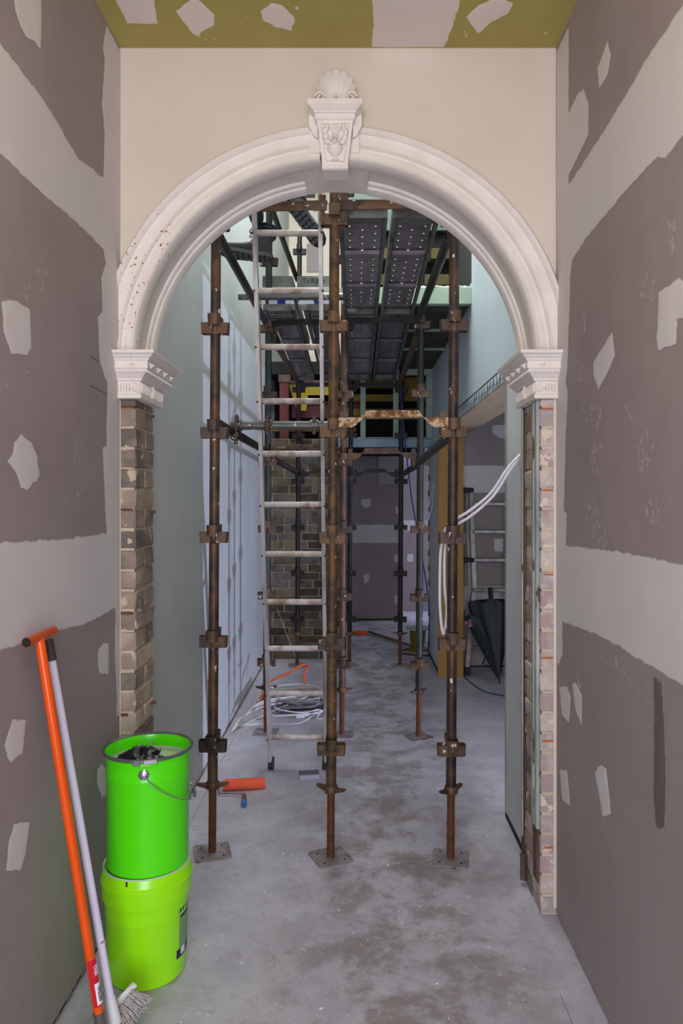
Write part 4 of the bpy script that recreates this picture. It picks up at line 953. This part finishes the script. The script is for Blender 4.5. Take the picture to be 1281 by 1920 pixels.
        for s in (-1, 1): l.tube(spline([(.05, 0, .17), (.075, s*.02, .185), (.085, s*.028, .16), (.06, s*.012, .155)], 5), .0035, 5)
        l.build('laces', 'black_rubber', b)
        pts = [(-.062, 0), (-.056, .026), (-.035, .042), (.02, .042), (.07, .039), (.13, .050), (.18, .053), (.22, .042), (.242, .02), (.247, 0)]
        out = pts+[(x, -y) for x, y in pts[-2:0:-1]]
        s_ = MB(); s_.prism(out, .008, .032, 'z'); so = s_.build('outsole', 'boot_sole', b, smooth=40)
        g = MB()
        for i in range(9):
            x0 = -.052+i*.0325
            for yy in (-.034, -.011, .012, .034):
                wd = .010 if abs(yy) > .03 else .0095
                if abs(yy) > .03 and (i in (8,)): continue
                g.box((x0+.004*(yy > 0), yy-wd, .004), (x0+.024+.004*(yy > 0), yy+wd, .0085), c=.0015)
        g.build('tread_lugs', 'boot_sole', so, smooth=0)
        MB().prism([(x*.985+.001, y*.96) for x, y in out], .0065, .0085, 'z').build('tread_ground', 'boot_groove', so, smooth=0)
        return b
    org = Vector((-.45, 4.58, 3.945))
    def frame(heel, fwd, up):
        x = Vector(fwd).normalized(); z = Vector(up); z = (z-x*z.dot(x)).normalized(); y = z.cross(x)
        m = Matrix((x, y, z)).transposed().to_4x4(); m.translation = Vector(heel)-org; return m
    boot('boot', frame(P(490, 487, 4.5), (-1, -.10, .09), (.05, .22, 1)))
    boot('boot', frame(P(560, 398, 4.33), (.52, .45, -.60), (-.05, .85, .5)))
worker()
# ================================================================== THINGS IN THE HALL
# ---- two green pails stacked
BX, BY = -.757, 2.665
def lower_pail():
    t = thing('plastic_pail', 'lime green plastic pail with lid, standing on the floor under the metal pail', 'bucket', (BX, BY, 0))
    b = MB(); b.lathe([(.128, 0), (.135, .006), (.139, .05), (.1445, .225), (.1455, .228), (.1455, .232), (.147, .285), (.156, .287), (.1575, .30), (.1575, .345), (.152, .35), (.0, .35)], 56, cap1=False); b.build('pail_body', 'lime_plastic', t)
    l = MB(); l.lathe([(.1575, .340), (.161, .342), (.161, .352), (.157, .356), (.1585, .360), (.1585, .366), (.1545, .372), (.154, .392), (.1515, .3955), (.146, .394), (.143, .380), (.0, .378)], 56, cap0=False, cap1=False); l.build('pail_lid', 'lime_plastic', t)
    MB().lathe([(.1542, .393), (.1515, .3975), (.146, .396)], 56, cap0=False, cap1=False).build('dusty_rim', 'dusty_green', t)
    a = math.radians(-100); MB().box((-.003, -.002, -.008), (.003, .002, .008)).build('rim_slot', 'ink', t, smooth=0, loc=(.1548*math.cos(a), .1548*math.sin(a), .383))
    # wrap-around printed label on the far right flank
    def arc(r, a0, a1, z0, z1, m, name, nn=8):
        g = MB(); vs = []; fs = []
        for i in range(nn+1):
            q = math.radians(a0+(a1-a0)*i/nn)
            for z in (z0, z1): rr = (.139+.0055*(z-.05)/.175)+r; vs.append((rr*math.cos(q), rr*math.sin(q), z))
        for i in range(nn): fs.append([2*i, 2*i+2, 2*i+3, 2*i+1])
        g.add(vs, fs); return g.build(name, m, t)
    arc(.0004, -24, 30, .075, .235, 'label_green', 'printed_label'); arc(.0008, -28, 26, .232, .248, 'navy_ink', 'label_band'); arc(.0008, -22, 26, .214, .222, 'ink', 'label_line')
    arc(.0008, -29, 26, .072, .104, 'navy_ink', 'label_band'); arc(.0012, -20, -8, .080, .106, 'white_label', 'label_letter')
    return t
lower_pail()
def upper_pail():
    t = thing('metal_pail', 'bright green metal pail with steel rim and wire handle, standing on the lime pail', 'bucket', (BX+.004, BY, .3945), (0, 0, 0))
    b = MB(); b.lathe([(.140, 0), (.1435, .003), (.1435, .30), (.1465, .324), (.1480, .330), (.1455, .337), (.1475, .385), (.1490, .39), (.1475, .395), (.150, .40), (.152, .405), (.149, .407), (.146, .40), (.142, .30), (.142, .285)], 64, cap0=True, cap1=False); b.build('pail_body', 'green_gloss', t)
    MB().lathe([(.001, .352), (.10, .352), (.143, .354), (.1455, .37), (.1465, .392)], 64, cap0=False, cap1=False).build('dusty_lid_floor', 'dusty_green', t)
    r = MB(); r.tube([(.1545*math.cos(a), .1545*math.sin(a), .408) for a in [i*2*PI/64 for i in range(64)]], .0062, 8, closed=True); r.build('steel_rim', 'lid_rim_steel', t)
    a0 = math.radians(-88)
    cl = MB(); cl.box((-.012, -.006, -.010), (.012, .004, .010), c=.002); o = cl.build('rim_clasp', 'bright_steel', t, loc=(.160*math.cos(a0), .160*math.sin(a0), .404)); o.rotation_euler = (0, 0, a0+PI/2)
    cl = MB(); cl.box((-.024, -.004, -.008), (.024, .004, .009), c=.003); a1 = math.radians(-72); o = cl.build('rim_lever', 'bright_steel', t, loc=(.1605*math.cos(a1), .1605*math.sin(a1), .406)); o.rotation_euler = (0, 0, a1+PI/2)
    # ear and wire bail
    ea = math.radians(-80); ex, ey = .1465*math.cos(ea), .1465*math.sin(ea); ez = .360
    e = MB(); e.lathe([(.0185, -.002), (.0185, .003), (.015, .0055), (.012, .003), (.008, .004), (.0075, .009), (.0, .010)], 20, Matrix.Translation((ex, ey, ez)) @ Matrix.Rotation(ea, 4, 'Z') @ Matrix.Rotation(PI/2, 4, 'Y')); e.build('handle_ear', 'bright_steel', t)
    fb_ = ea+PI; e = MB(); e.lathe([(.0185, -.002), (.0185, .003), (.012, .006)], 16, Matrix.Translation((-ex, -ey, ez)) @ Matrix.Rotation(fb_, 4, 'Z') @ Matrix.Rotation(PI/2, 4, 'Y')); e.build('handle_ear', 'bright_steel', t)
    pts = []
    for i in range(25):
        q = i/24; a = ea+PI*q; rr = .156+.008*math.sin(q*PI); pts.append((rr*math.cos(a), rr*math.sin(a), ez-.136*math.sin(q*PI)**.8))
    w_ = MB(); w_.tube([(ex*1.06, ey*1.06, ez)]+pts[1:-1]+[(-ex*1.06, -ey*1.06, ez)], .0023, 6); wo = w_.build('wire_handle', 'bright_steel', t)
    g = MB(); g.tube(pts[10:15], .0062, 8); g.build('handle_grip', 'lid_rim_steel', wo)
    # faint vertical wear marks
    return t
upper_pail()
def rag():
    b = MB(); rr = random.Random(11); nu, nv = 30, 12; vs = []; fs = []
    for i in range(nv+1):
        ph = PI/2*i/nv
        for k in range(nu):
            a = 2*PI*k/nu; r = (.088-.028*math.sin(ph)**2)*math.cos(ph*.98)*(1+.16*math.sin(3*a+i)+.10*math.sin(7*a+2*i)+rr.uniform(-.07, .07)); z = .062*math.sin(ph)*(1+.2*math.sin(2*a+1)+rr.uniform(-.1, .1))
            vs.append((r*math.cos(a)*1.05, r*math.sin(a)*.72, max(0, z)))
    for i in range(nv):
        for k in range(nu): fs.append([i*nu+k, i*nu+(k+1) % nu, (i+1)*nu+(k+1) % nu, (i+1)*nu+k])
    fs.append(list(range(nv*nu, (nv+1)*nu))); b.add(vs, fs)
    o = b.build('crumpled_bag', 'black_plastic_bag', smooth=28, loc=(BX-.006, BY-.045, .3945+.3535)); tag(o, 'crumpled black plastic bag lying in the top of the green metal pail', 'plastic bag')
rag()
# ---- orange T-handled tool and white broom leaning on the left wall
def t_tool():
    a, b_ = Vector((-.928, 2.155, 1.292)), Vector((-.770, 2.206, .150)); d = (b_-a).normalized()
    t = thing('trenching_shovel', 'orange steel shovel with T-shaped handle leaning on the plasterboard wall', 'shovel', b_)
    def loc(p): return Vector(p)-b_
    MB().tube([loc(a), loc(a.lerp(b_, .5)), loc(b_)], .0142, 18).build('shaft', 'orange_paint', t)
    c = a+Vector((.0, .008, .004)); u = Vector((.03, 1, .02)).normalized()
    q = MB(); q.tube([loc(c-u*.088), loc(c+u*.088)], .0135, 18, cap=False); ho = q.build('t_handle', 'orange_dark', t)
    MB().tube([loc(c-u*.0875), loc(c+u*.0875)], .0115, 14).build('handle_bore', 'dark_void', ho)
    e = b_+d*.075; s = MB(); s.tube([loc(b_-d*.012), loc(b_+d*.02), loc(e)], [.0165, .017, .019], 14); s.build('socket', 'wire_steel', t)
    f = Vector((-.752, 2.222, .008)); vs = []; fs = []
    for i in range(7):
        q = i/6; p = e.lerp(f, q); wd = .03+.045*min(1, q*3)-(.0 if q < .6 else .055*((q-.6)/.4)**2)
        for k in range(5): s_ = (k-2)/2; vs.append(loc(p+Vector((s_*wd, -.012*(1-s_*s_), 0))))
    for i in range(6):
        for k in range(4): fs.append([i*5+k, i*5+k+1, i*5+6+k, i*5+5+k])
    g = MB(); g.add(vs, fs); o = g.build('blade', 'wire_steel', t); sm_ = o.modifiers.new('s', 'SOLIDIFY'); sm_.thickness = .003
    # stickers on the shaft, facing the room
    def sticker(t0, t1, m, name, off, w0, w1):
        p0, p1 = a.lerp(b_, t0), a.lerp(b_, t1); zz = (p1-p0).normalized(); xx = Vector((.55, -.83, 0)); xx = (xx-zz*xx.dot(zz)).normalized(); yy = zz.cross(xx); vs = []; n = 8
        for i in range(n+1):
            an = w0+(w1-w0)*i/n
            for p in (p0, p1): vs.append(loc(p+(xx*math.cos(an)+yy*math.sin(an))*(.0142+off)))
        g = MB(); g.add(vs, [[2*i, 2*i+1, 2*i+3, 2*i+2] for i in range(n)]); return g.build(name, m, t)
    so = sticker(.845, .970, 'red_label', 'red_sticker', .0004, -1.5, .9); wo = sticker(.908, .965, 'white_label', 'white_sticker', .0008, -1.25, .15)
    zz = d; xx = Vector((.55, -.83, 0)); xx = (xx-zz*xx.dot(zz)).normalized(); yy = zz.cross(xx)
    def lay(txt, tpos, ang, size, m, par):
        nrm = xx*math.cos(ang)+yy*math.sin(ang); p = loc(a.lerp(b_, tpos)+nrm*(.0142+.0012)); X = zz; Y = nrm.cross(X)
        mt = Matrix((X, Y, nrm)).transposed().to_4x4(); mt.translation = p; text_obj(txt, size, mt, m, par, 'printed_code')
    lay('TFS200', .937, -.55, .0150, 'ink', wo); lay('Trojan', .874, -.45, .012, 'white_label', so); lay('professional', .874, -.95, .0065, 'white_label', so)
t_tool()
def broom():
    a, b_ = Vector((-.945, 2.262, 1.262)), Vector((-.758, 2.285, .118)); d = (b_-a).normalized()
    t = thing('house_broom', 'white-handled broom with pale bristle head beside the orange shovel', 'broom', b_)
    def loc(p): return Vector(p)-b_
    MB().tube([loc(a), loc(b_)], [.0115, .0125], 16).build('pole', 'white_pole', t)
    MB().tube([loc(a-d*.004), loc(a+d*.06)], .0135, 16).build('end_grip', 'grip_grey', t)
    MB().tube([loc(b_-d*.035), loc(b_+d*.005), loc(b_+d*.045)], [.0155, .0185, .022], 14).build('socket', 'white_plastic', t)
    # head: bar from lower front to upper back, tilted
    p0, p1 = P(186, 1945, 2.30), P(256, 1847, 2.36); ax = (p1-p0).normalized(); nn = Vector((.78, -.50, -.38)); nn = (nn-ax*nn.dot(ax)).normalized(); sd = ax.cross(nn)
    L_ = (p1-p0).length; mt = Matrix((ax, sd, nn)).transposed().to_4x4(); mt.translation = loc(p0)
    h = MB(); n = 14; vs = []; fs = []
    for i in range(n+1):
        q = i/n; w_ = .026*(math.sin(PI*min(1, max(0, q)))**.35 if 0 < q < 1 else .12)
        for k in range(8): an = 2*PI*k/8+PI/8; vs.append((q*L_, w_*math.cos(an), -.006+.011*math.sin(an)-.006*math.sin(q*PI)))
    for i in range(n):
        for k in range(8): fs.append([i*8+k, i*8+(k+1) % 8, i*8+8+(k+1) % 8, i*8+8+k])
    fs += [list(range(8)), list(range(n*8+7, n*8-1, -1))]
    h.add(vs, fs); ho = h.build('broom_head', 'white_plastic', t); ho.matrix_local = mt
    br = MB(); rr = random.Random(2)
    for i in range(26):
        for k in range(5):
            for q in range(3):
                x = .012+(L_-.024)*(i+rr.random()*.7)/26; y = -.014+.028*(k+rr.random()*.5)/4.5; fl_ = (x/L_-.5)*.035
                e = (x+fl_+rr.uniform(-.008, .008), y*1.5+rr.uniform(-.006, .006), .060+rr.uniform(-.006, .007)); r = .0013
                br.add([(x-r, y, .002), (x+r, y, .002), (x, y+r, .002), (e[0]-r, e[1], e[2]), (e[0]+r, e[1], e[2]), (e[0], e[1]+r, e[2])], [(0, 1, 4, 3), (1, 2, 5, 4), (2, 0, 3, 5)])
    o = br.build('bristles', 'bristle', t, smooth=0); o.matrix_local = mt; o['kind'] = 'stuff'
broom()
# ---- paint roller and sanding block on the floor
def roller():
    t = thing('paint_roller', 'coral orange paint roller with blue-tipped grip lying on the floor', 'paint roller', (0, 0, 0))
    r = .031; y = 4.30; x0, x1 = -.775, -.535
    A, B = Vector((x0, y-.01, r)), Vector((x1, y+.025, r)); u = (B-A).normalized()
    q = MB(); q.tube([A, A+u*.004, B-u*.006, B], [r-.003, r, r, r-.004], 24); q.build('roller_sleeve', 'orange_nap', t)
    w_ = MB(); w_.tube(spline([A+u*.01, A-u*.018, A-u*.024+Vector((.002, -.03, -.012)), A+Vector((-.005, -.075, -.018)), A+Vector((.07, -.085, -.016)), A+Vector((.125, -.088, -.016)), A+Vector((.137, -.11, -.015))], 6), .0038, 8); w_.build('wire_frame', 'wire_steel', t)
    MB().tube([A-u*.004, A-u*.014], [.011, .008], 12).build('end_cap', 'wire_steel', t)
    h0 = A+Vector((.137, -.105, -.014)); h1 = A+Vector((.158, -.245, -.012))
    g = MB(); g.tube([h0, h0.lerp(h1, .25), h0.lerp(h1, .7), h1.lerp(h0, .16)], [.009, .0135, .015, .016], 14); go = g.build('handle_grip', 'wire_steel', t)
    g = MB(); g.tube([h1.lerp(h0, .2), h1.lerp(h0, .05), h1], [.0165, .0165, .015], 14); g.build('blue_tip', 'blue_grip', go); MB().tube([h1.lerp(h0, .02), h1+(h1-h0)*.004], .0065, 10).build('hang_hole', 'ink', go)
roller()
def block():
    t = thing('sanding_block', 'grey foam sanding block lying by the ladder foot', 'sanding block', (-.287, 4.49, 0), (0, 0, .16))
    b = MB(); b.add([(-.06,-.035,0),(.06,-.035,0),(.06,.035,0),(-.06,.035,0),(-.06,-.035,.026),(.06,-.035,.026),(.06,.035,.03),(-.06,.035,.03)], [(3,2,1,0),(4,5,6,7),(0,1,5,4),(1,2,6,5),(2,3,7,6),(3,0,4,7)]); b.build('foam_core', 'grey_foam', t, smooth=0)
    MB().box((-.06, -.035, .0262), (.06, .035, .031)).build('grit_face', 'dark_foam', t, smooth=0)
block()
b = MB(); b.tube(spline([P(807,1621,3.42)-Vector((0,0,.0)), P(830,1624,3.41), P(856,1633,3.38)], 4), [.002,.004,.005,.006,.007,.006,.005,.004,.003], 5, flat=.4)
b.v = [(x, y, max(.0005, z+.004)) for x, y, z in b.v]
tag(b.build('plaster_splinter', 'paper'), 'curled white plaster splinter lying in front of the jack plate', 'debris')
# ---- extension leads piled by the left wall
def coil(name, m, label, cx, cy, rx, ry, turns, r, z0, seed, tail=None, grp='coiled leads by the left wall', rot=0):
    rr = random.Random(seed); pts = []
    for k in range(turns):
        ox, oy = rr.uniform(-.05, .05), rr.uniform(-.05, .05); sx, sy = rx*rr.uniform(.75, 1.1), ry*rr.uniform(.7, 1.15)
        for i in range(8):
            a = 2*PI*i/8+rr.uniform(-.1, .1); x, y = ox+sx*math.cos(a), oy+sy*math.sin(a)
            pts.append((cx+x*math.cos(rot)-y*math.sin(rot), cy+x*math.sin(rot)+y*math.cos(rot), z0+r+k*.014+rr.uniform(0, .02)))
    if tail: pts += tail
    b = MB(); b.tube(spline(pts, 4), r, 6); return tag(b.build(name, m), label, 'cable', grp)
big_coil = coil('extension_lead', 'beige_cable', 'beige extension lead in big loose loops, largest of the pile', -.50, 6.15, .26, .22, 7, .0062, .0, 1, [(-.72, 5.7, .02), (-.86, 5.45, .012)])
coil('extension_lead', 'white_cable', 'white extension lead with plug trailing at the front of the pile', -.46, 5.82, .25, .13, 3, .0055, .0, 2, [(-.3, 5.66, .01), (-.2, 5.68, .008)])
coil('extension_lead', 'grey_cable', 'grey extension lead wound in flattened loops under the beige one', -.52, 6.0, .24, .18, 6, .0066, .0, 3, [(-.7, 5.72, .015), (-.84, 5.5, .012)])
coil('extension_lead', 'dark_cable', 'dark cable coil tucked low in the middle of the pile', -.42, 5.93, .19, .12, 4, .0055, .0, 4)
b = MB(); b.tube(spline([(-.78, 5.95, .04), P(505,1280,6.0), P(540,1263,6.1), P(562,1249,6.15), P(574,1246,6.18), P(578,1252,6.16), P(571,1263,6.12), (-.425, 6.08, .17)], 6), .011, 8)
tag(b.build('hose_loop', 'orange_cable'), 'orange hose arching over the pile of leads', 'hose')
for i in range(7):
    b = MB(); rr = random.Random(20+i); x = -.62+.02*i
    b.tube(spline([(-.90+.006*i, 5.32+.03*i, .012+.006*i), (-.87+.02*i, 5.5+.04*i, .05+.01*i), (-.76+.03*i, 5.72+.03*i, .07+.006*i), (-.60+.03*i, 5.9+.03*i, .06), (-.45+.02*i, 6.02, .05)], 6), .0052, 6)
    b.build('lead_strand', ('beige_cable', 'white_cable', 'beige_cable', 'grey_cable', 'beige_cable', 'beige_cable', 'white_cable')[i], big_coil)
t = thing('lead_plug', 'white lead connector lying at the front of the cable pile', 'plug', (-.42, 5.71, .002), (0, 0, .2))
MB().box((-.05, -.014, 0), (.02, .014, .026), c=.005).build('plug_body', 'white_plastic', t); MB().tube([(.02, 0, .013), (.06, 0, .012)], [.012, .006], 10).build('cord_sleeve', 'white_plastic', t)
t = thing('plaster_offcut', 'flat dusty white plaster offcut by the wall foot', 'offcut', (-.80, 5.57, 0), (0, 0, .3))
MB().prism([(-.06, -.05), (.05, -.06), (.07, .01), (.03, .06), (-.02, .05), (-.05, .02)], 0, .012, 'z').build('offcut_slab', 'primed_wall', t, smooth=0)
b = MB(); b.tube(spline([P(448,1357,5.55), P(500,1358,5.54), P(560,1357,5.55), P(590,1340,5.7)], 6), .003, 5); b.v = [(x, y, max(.0, z)+.003) for x, y, z in b.v]
tag(b.build('thin_wire', 'white_cable'), 'thin white wire lying on the floor in front of the lead pile', 'wire')
b = MB(); b.tube([P(519,1141,7.7), P(556,1236,7.65)], .002, 5); tag(b.build('string_line', 'white_cable'), 'thin pale string hanging down in front of the far brick wall', 'string')
# ---- white cables out of the right wall
def wcable(pts, label):
    b = MB(); b.tube(spline(pts, 8), .0068, 8); tag(b.build('electric_cable', 'white_cable'), label, 'cable', 'pair of white cables')
wcable([Vector((.803, 3.60, 1.915)), P(952, 878, 3.58), P(920, 925, 3.57), P(880, 958, 3.55), P(850, 976, 3.54), P(836, 992, 3.53), P(827, 1030, 3.53), P(825, 1080, 3.53), P(825, 1130, 3.53), P(828, 1172, 3.53), P(832, 1190, 3.53)], 'upper white cable from the wall hole, hanging in the outer side of the loop')
wcable([Vector((.803, 3.61, 1.90)), P(955, 884, 3.60), P(925, 930, 3.59), P(885, 966, 3.57), P(850, 988, 3.56), P(839, 1002, 3.55), P(834, 1040, 3.55), P(834, 1100, 3.55), P(838, 1140, 3.55), P(836, 1175, 3.54), P(832, 1190, 3.53)], 'lower white cable from the wall hole, hanging in the inner side of the loop')
# ---- side room: ladder and umbrella
def side_ladder():
    t = thing('combination_ladder', 'dull aluminium folding ladder leaning on the side room wall', 'ladder', (1.1, 7.2, 0))
    o = Vector((1.1, 7.2, 0))
    def q(px, py, Y): return P(px, py, Y)-o
    def rail(pts, name='rail'):
        b = MB(); b.tube(pts, [.028]*len(pts), 4, flat=.8); return b.build(name, 'aluminium_dull', t, smooth=0)
    L0 = [q(876, 1255, 7.08), q(879, 1215, 7.12), q(882, 1170, 7.17), q(890, 1105, 7.25), q(888, 1060, 7.28), q(886, 1000, 7.32), q(884, 915, 7.37)]
    l = rail(L0); rail([p+Vector((.40, 0, 0)) for p in L0]); rail([p+Vector((-.03, .05, 0)) for p in L0[2:]])
    for p in (0, .40): MB().box((-.03, -.03, -.01), (.03, .03, .07), c=.006).build('rubber_foot', 'black_rubber', t, loc=L0[0]+Vector((p, 0, -(L0[0].z-.012))))
    for py, Y in ((945, 7.33), (997, 7.30), (1050, 7.27), (1106, 7.22), (1215, 7.11)):
        a = q(888, py, Y); b = MB(); b.box((0, -.02, -.018), (.41, .02, .018), c=.006); b.build('rung', 'aluminium_dull', t, loc=a)
    for py, Y in ((919, 7.33), (1050, 7.25)):
        a = q(882, py, Y); b = MB(); b.tube([(-.05, -.01, 0), (.03, -.01, 0)], .022, 10); b.tube([(-.07, -.01, 0), (-.05, -.01, 0)], .03, 10); b.build('lock_hinge', 'black_rubber', t, loc=a)
side_ladder()
def umbrella():
    tip, top = P(937, 1280, 6.75), P(921, 1127, 7.02); t = thing('umbrella', 'closed dark green-black umbrella leaning handle up against the side room ladder', 'umbrella', tip)
    d = (top-tip); L_ = d.length; mt = Matrix.Translation(Vector((0, 0, 0))) @ d.to_track_quat('Z', 'Y').to_matrix().to_4x4()
    b = MB(); n = 40; prof = [(.004, 0), (.012, .06), (.055, .24), (.10, .42), (.15, .62), (.185, .78), (.195, .84)]; vs = []; fs = []
    for i, (r, z) in enumerate(prof):
        for k in range(n):
            a = 2*PI*k/n; f = 1+.22*abs(math.sin(4*a+.4))*(i/len(prof))-.12; vs.append((r*f*math.cos(a)*1.15, r*f*math.sin(a)*.6, z*L_/.9+(.05*abs(math.cos(4*a+.4))*(i == len(prof)-1))))
    for i in range(len(prof)-1):
        for k in range(n): fs.append([i*n+k, i*n+(k+1) % n, (i+1)*n+(k+1) % n, (i+1)*n+k])
    fs.append(list(range((len(prof)-1)*n, len(prof)*n)))
    b.add(vs, fs); o = b.build('canopy', 'umbrella_cloth', t, smooth=40); o.matrix_local = mt
    h = MB(); h.tube([(0, 0, L_*.9), (0, 0, L_*1.0), (-.002, 0, L_*1.02)], .012, 10); h.tube([(0, 0, L_*.98), (-.004, 0, L_*1.17)], [.021, .024], 12); h.tube([(0, 0, -.03), (0, 0, .03)], [.004, .006], 8); o = h.build('handle_shaft', 'black_rubber', t); o.matrix_local = mt
    rb = MB()
    for k in range(8): a = 2*PI*k/8; rb.tube([(.16*math.cos(a)*1.15, .16*math.sin(a)*.6, L_*.86), (.2*math.cos(a)*1.15, .2*math.sin(a)*.6, L_*.99)], .004, 5)
    o = rb.build('rib_ends', 'black_rubber', t); o.matrix_local = mt
    # folded panel with print, and the tie strap
    fl_ = MB(); q = [P(869, 1159, 6.74), P(880, 1152, 6.78), P(899, 1160, 6.76), P(915, 1200, 6.73), P(936, 1276, 6.72), P(930, 1268, 6.715)]
    fl_.add([p-tip for p in q]+[p-tip+Vector((0, .02, 0)) for p in q], [(0, 1, 2, 3, 4, 5), (11, 10, 9, 8, 7, 6)]+[(i, (i+1) % 6, 6+(i+1) % 6, 6+i) for i in range(6)]); fp = fl_.build('folded_panel', 'umbrella_cloth', t, smooth=0)
    for txt, px, py in (('PLE', 878, 1167), ('4K', 882, 1173)):
        nrm = (q[2]-q[0]).cross(q[4]-q[0]).normalized(); nrm = nrm if nrm.y < 0 else -nrm
        X = Vector((1, 0, .45)); X = (X-nrm*X.dot(nrm)).normalized(); Y = nrm.cross(X); mm = Matrix((X, Y, nrm)).transposed().to_4x4(); mm.translation = P(px, py, 6.728)-tip; text_obj(txt, .042, mm, 'pink_print', fp, 'printed_lettering')
    s = MB(); s.tube([P(914, 1218, 6.70)-tip, P(909, 1235, 6.70)-tip, P(905, 1246, 6.70)-tip], .011, 4, flat=.3); s.build('tie_strap', 'umbrella_cloth', t)
umbrella()
b = MB(); b.tube(spline([PZ(862,1255), PZ(869,1268), PZ(888,1285), PZ(910,1298), PZ(930,1303), PZ(955,1308), PZ(985, 1315)], 6), .006, 6); b.v = [(x, y, z+.006) for x, y, z in b.v]
tag(b.build('blue_air_hose', 'blue_hose'), 'blue-grey hose snaking over the side room floor', 'hose')
# ---- far end: drum, sweeping tool, cables, stored steel above the brick wall
def drum():
    c = PZ(785, 1219); t = thing('cable_drum', 'small brown wooden cable drum standing by the far wall end', 'drum', (c.x-.01, c.y, 0))
    MB().lathe([(.115, 0), (.115, .02), (.0, .02)], 24, cap1=False).build('lower_flange', 'yellow_timber', t); MB().lathe([(.062, .02), (.085, .10), (.09, .235)], 20).build('core', 'yellow_timber', t); MB().lathe([(.13, .235), (.135, .24), (.135, .258), (.0, .26)], 24, cap1=False).build('upper_flange', 'mint_timber', t)
drum()
t = thing('floor_scraper', 'orange-headed scraper with long dark handle lying across the far floor', 'scraper', (0, 0, 0))
a, b_ = PZ(690, 1187), PZ(790, 1220)
MB().tube([a+Vector((0, 0, .02)), a.lerp(b_, .25)+Vector((0, 0, .02)), b_+Vector((0, 0, .02))], .013, 8).build('handle', 'dark_wood', t); MB().tube([a.lerp(b_, .22)+Vector((0, 0, .02)), a.lerp(b_, .6)+Vector((0, 0, .02))], .016, 8).build('worn_sleeve', 'yellow_timber', t)
c = PZ(676, 1190); MB().box((c.x-.10, c.y-.035, 0), (c.x+.09, c.y+.035, .045), c=.008).build('orange_head', 'orange_paint', t)
for i, (p0, p1, p2) in enumerate((((750, 1222), (768, 1217), (800, 1222)), ((748, 1226), (775, 1229), (805, 1231)))):
    b = MB(); b.tube(spline([PZ(*p0), PZ(*p1), PZ(*p2)], 6), .008, 6); b.v = [(x, y, z+.008) for x, y, z in b.v]
    tag(b.build('floor_cable', 'dark_cable'), ('black cable on the far floor, closer to the drum foot', 'black cable on the far floor, in front of the other one')[i], 'cable', 'black cables on the far floor')
b = MB(); b.tube([P(752, 735, 7.3), P(762, 850, 7.3), P(771, 930, 7.3), P(800, 1095, 7.35), P(806, 1150, 7.4), PZ(803, 1225)], .007, 6); tag(b.build('blue_cable', 'blue_tape'), 'blue cable hanging down past the far right standard', 'cable')
b = MB(); b.tube(spline([Vector((.796, 7.5, 1.88)), P(806, 940, 7.3), P(800, 965, 7.3), P(797, 985, 7.35)], 5), .005, 6); b.tube(spline([Vector((.796, 7.55, 1.88)), P(811, 945, 7.35), P(806, 965, 7.35), P(799, 990, 7.4)], 5), .005, 6); tag(b.build('cable_tail', 'white_cable'), 'pair of white cable tails poking out of the far right wall', 'cable')
t = thing('steel_post', 'dark red steel post standing on the far brick wall', 'steel', (-.83, 7.95, 2.337))
MB().box((0, 0, 0), (.10, .08, .62), c=.004).build('post', 'red_steel', t); MB().box((-.01, -.01, .62), (.12, .09, .70), c=.003).build('head_block', 'dark_wood', t)
t = thing('steel_beam', 'dark red steel beam lying level behind the raised planks', 'steel', (-.72, 8.20, 2.60)); MB().box((0, 0, 0), (.78, .10, .16), c=.004).build('web', 'red_steel', t); MB().box((0, -.03, .16), (.78, .12, .175)).build('flange', 'red_steel', t, smooth=0)
t = thing('yellow_gusset', 'yellow painted steel gusset over the red steel beam', 'steel', (-.75, 8.10, 2.67))
MB().prism([(0, .30), (.55, .30), (.55, .17), (.22, .17), (.20, .0), (.10, .0)], 0, .012).build('gusset_plate', 'yellow_steel', t, smooth=0); MB().box((-.03, -.02, .30), (.62, .03, .33)).build('dark_cap', 'dark_wood', t, smooth=0)
tag(MB().box((-.949, 8.3, 2.46), (.0, 8.36, 2.50)).build('yellow_rail', 'yellow_timber'), 'thin yellow rail in the dark recess below the red beam', 'timber')
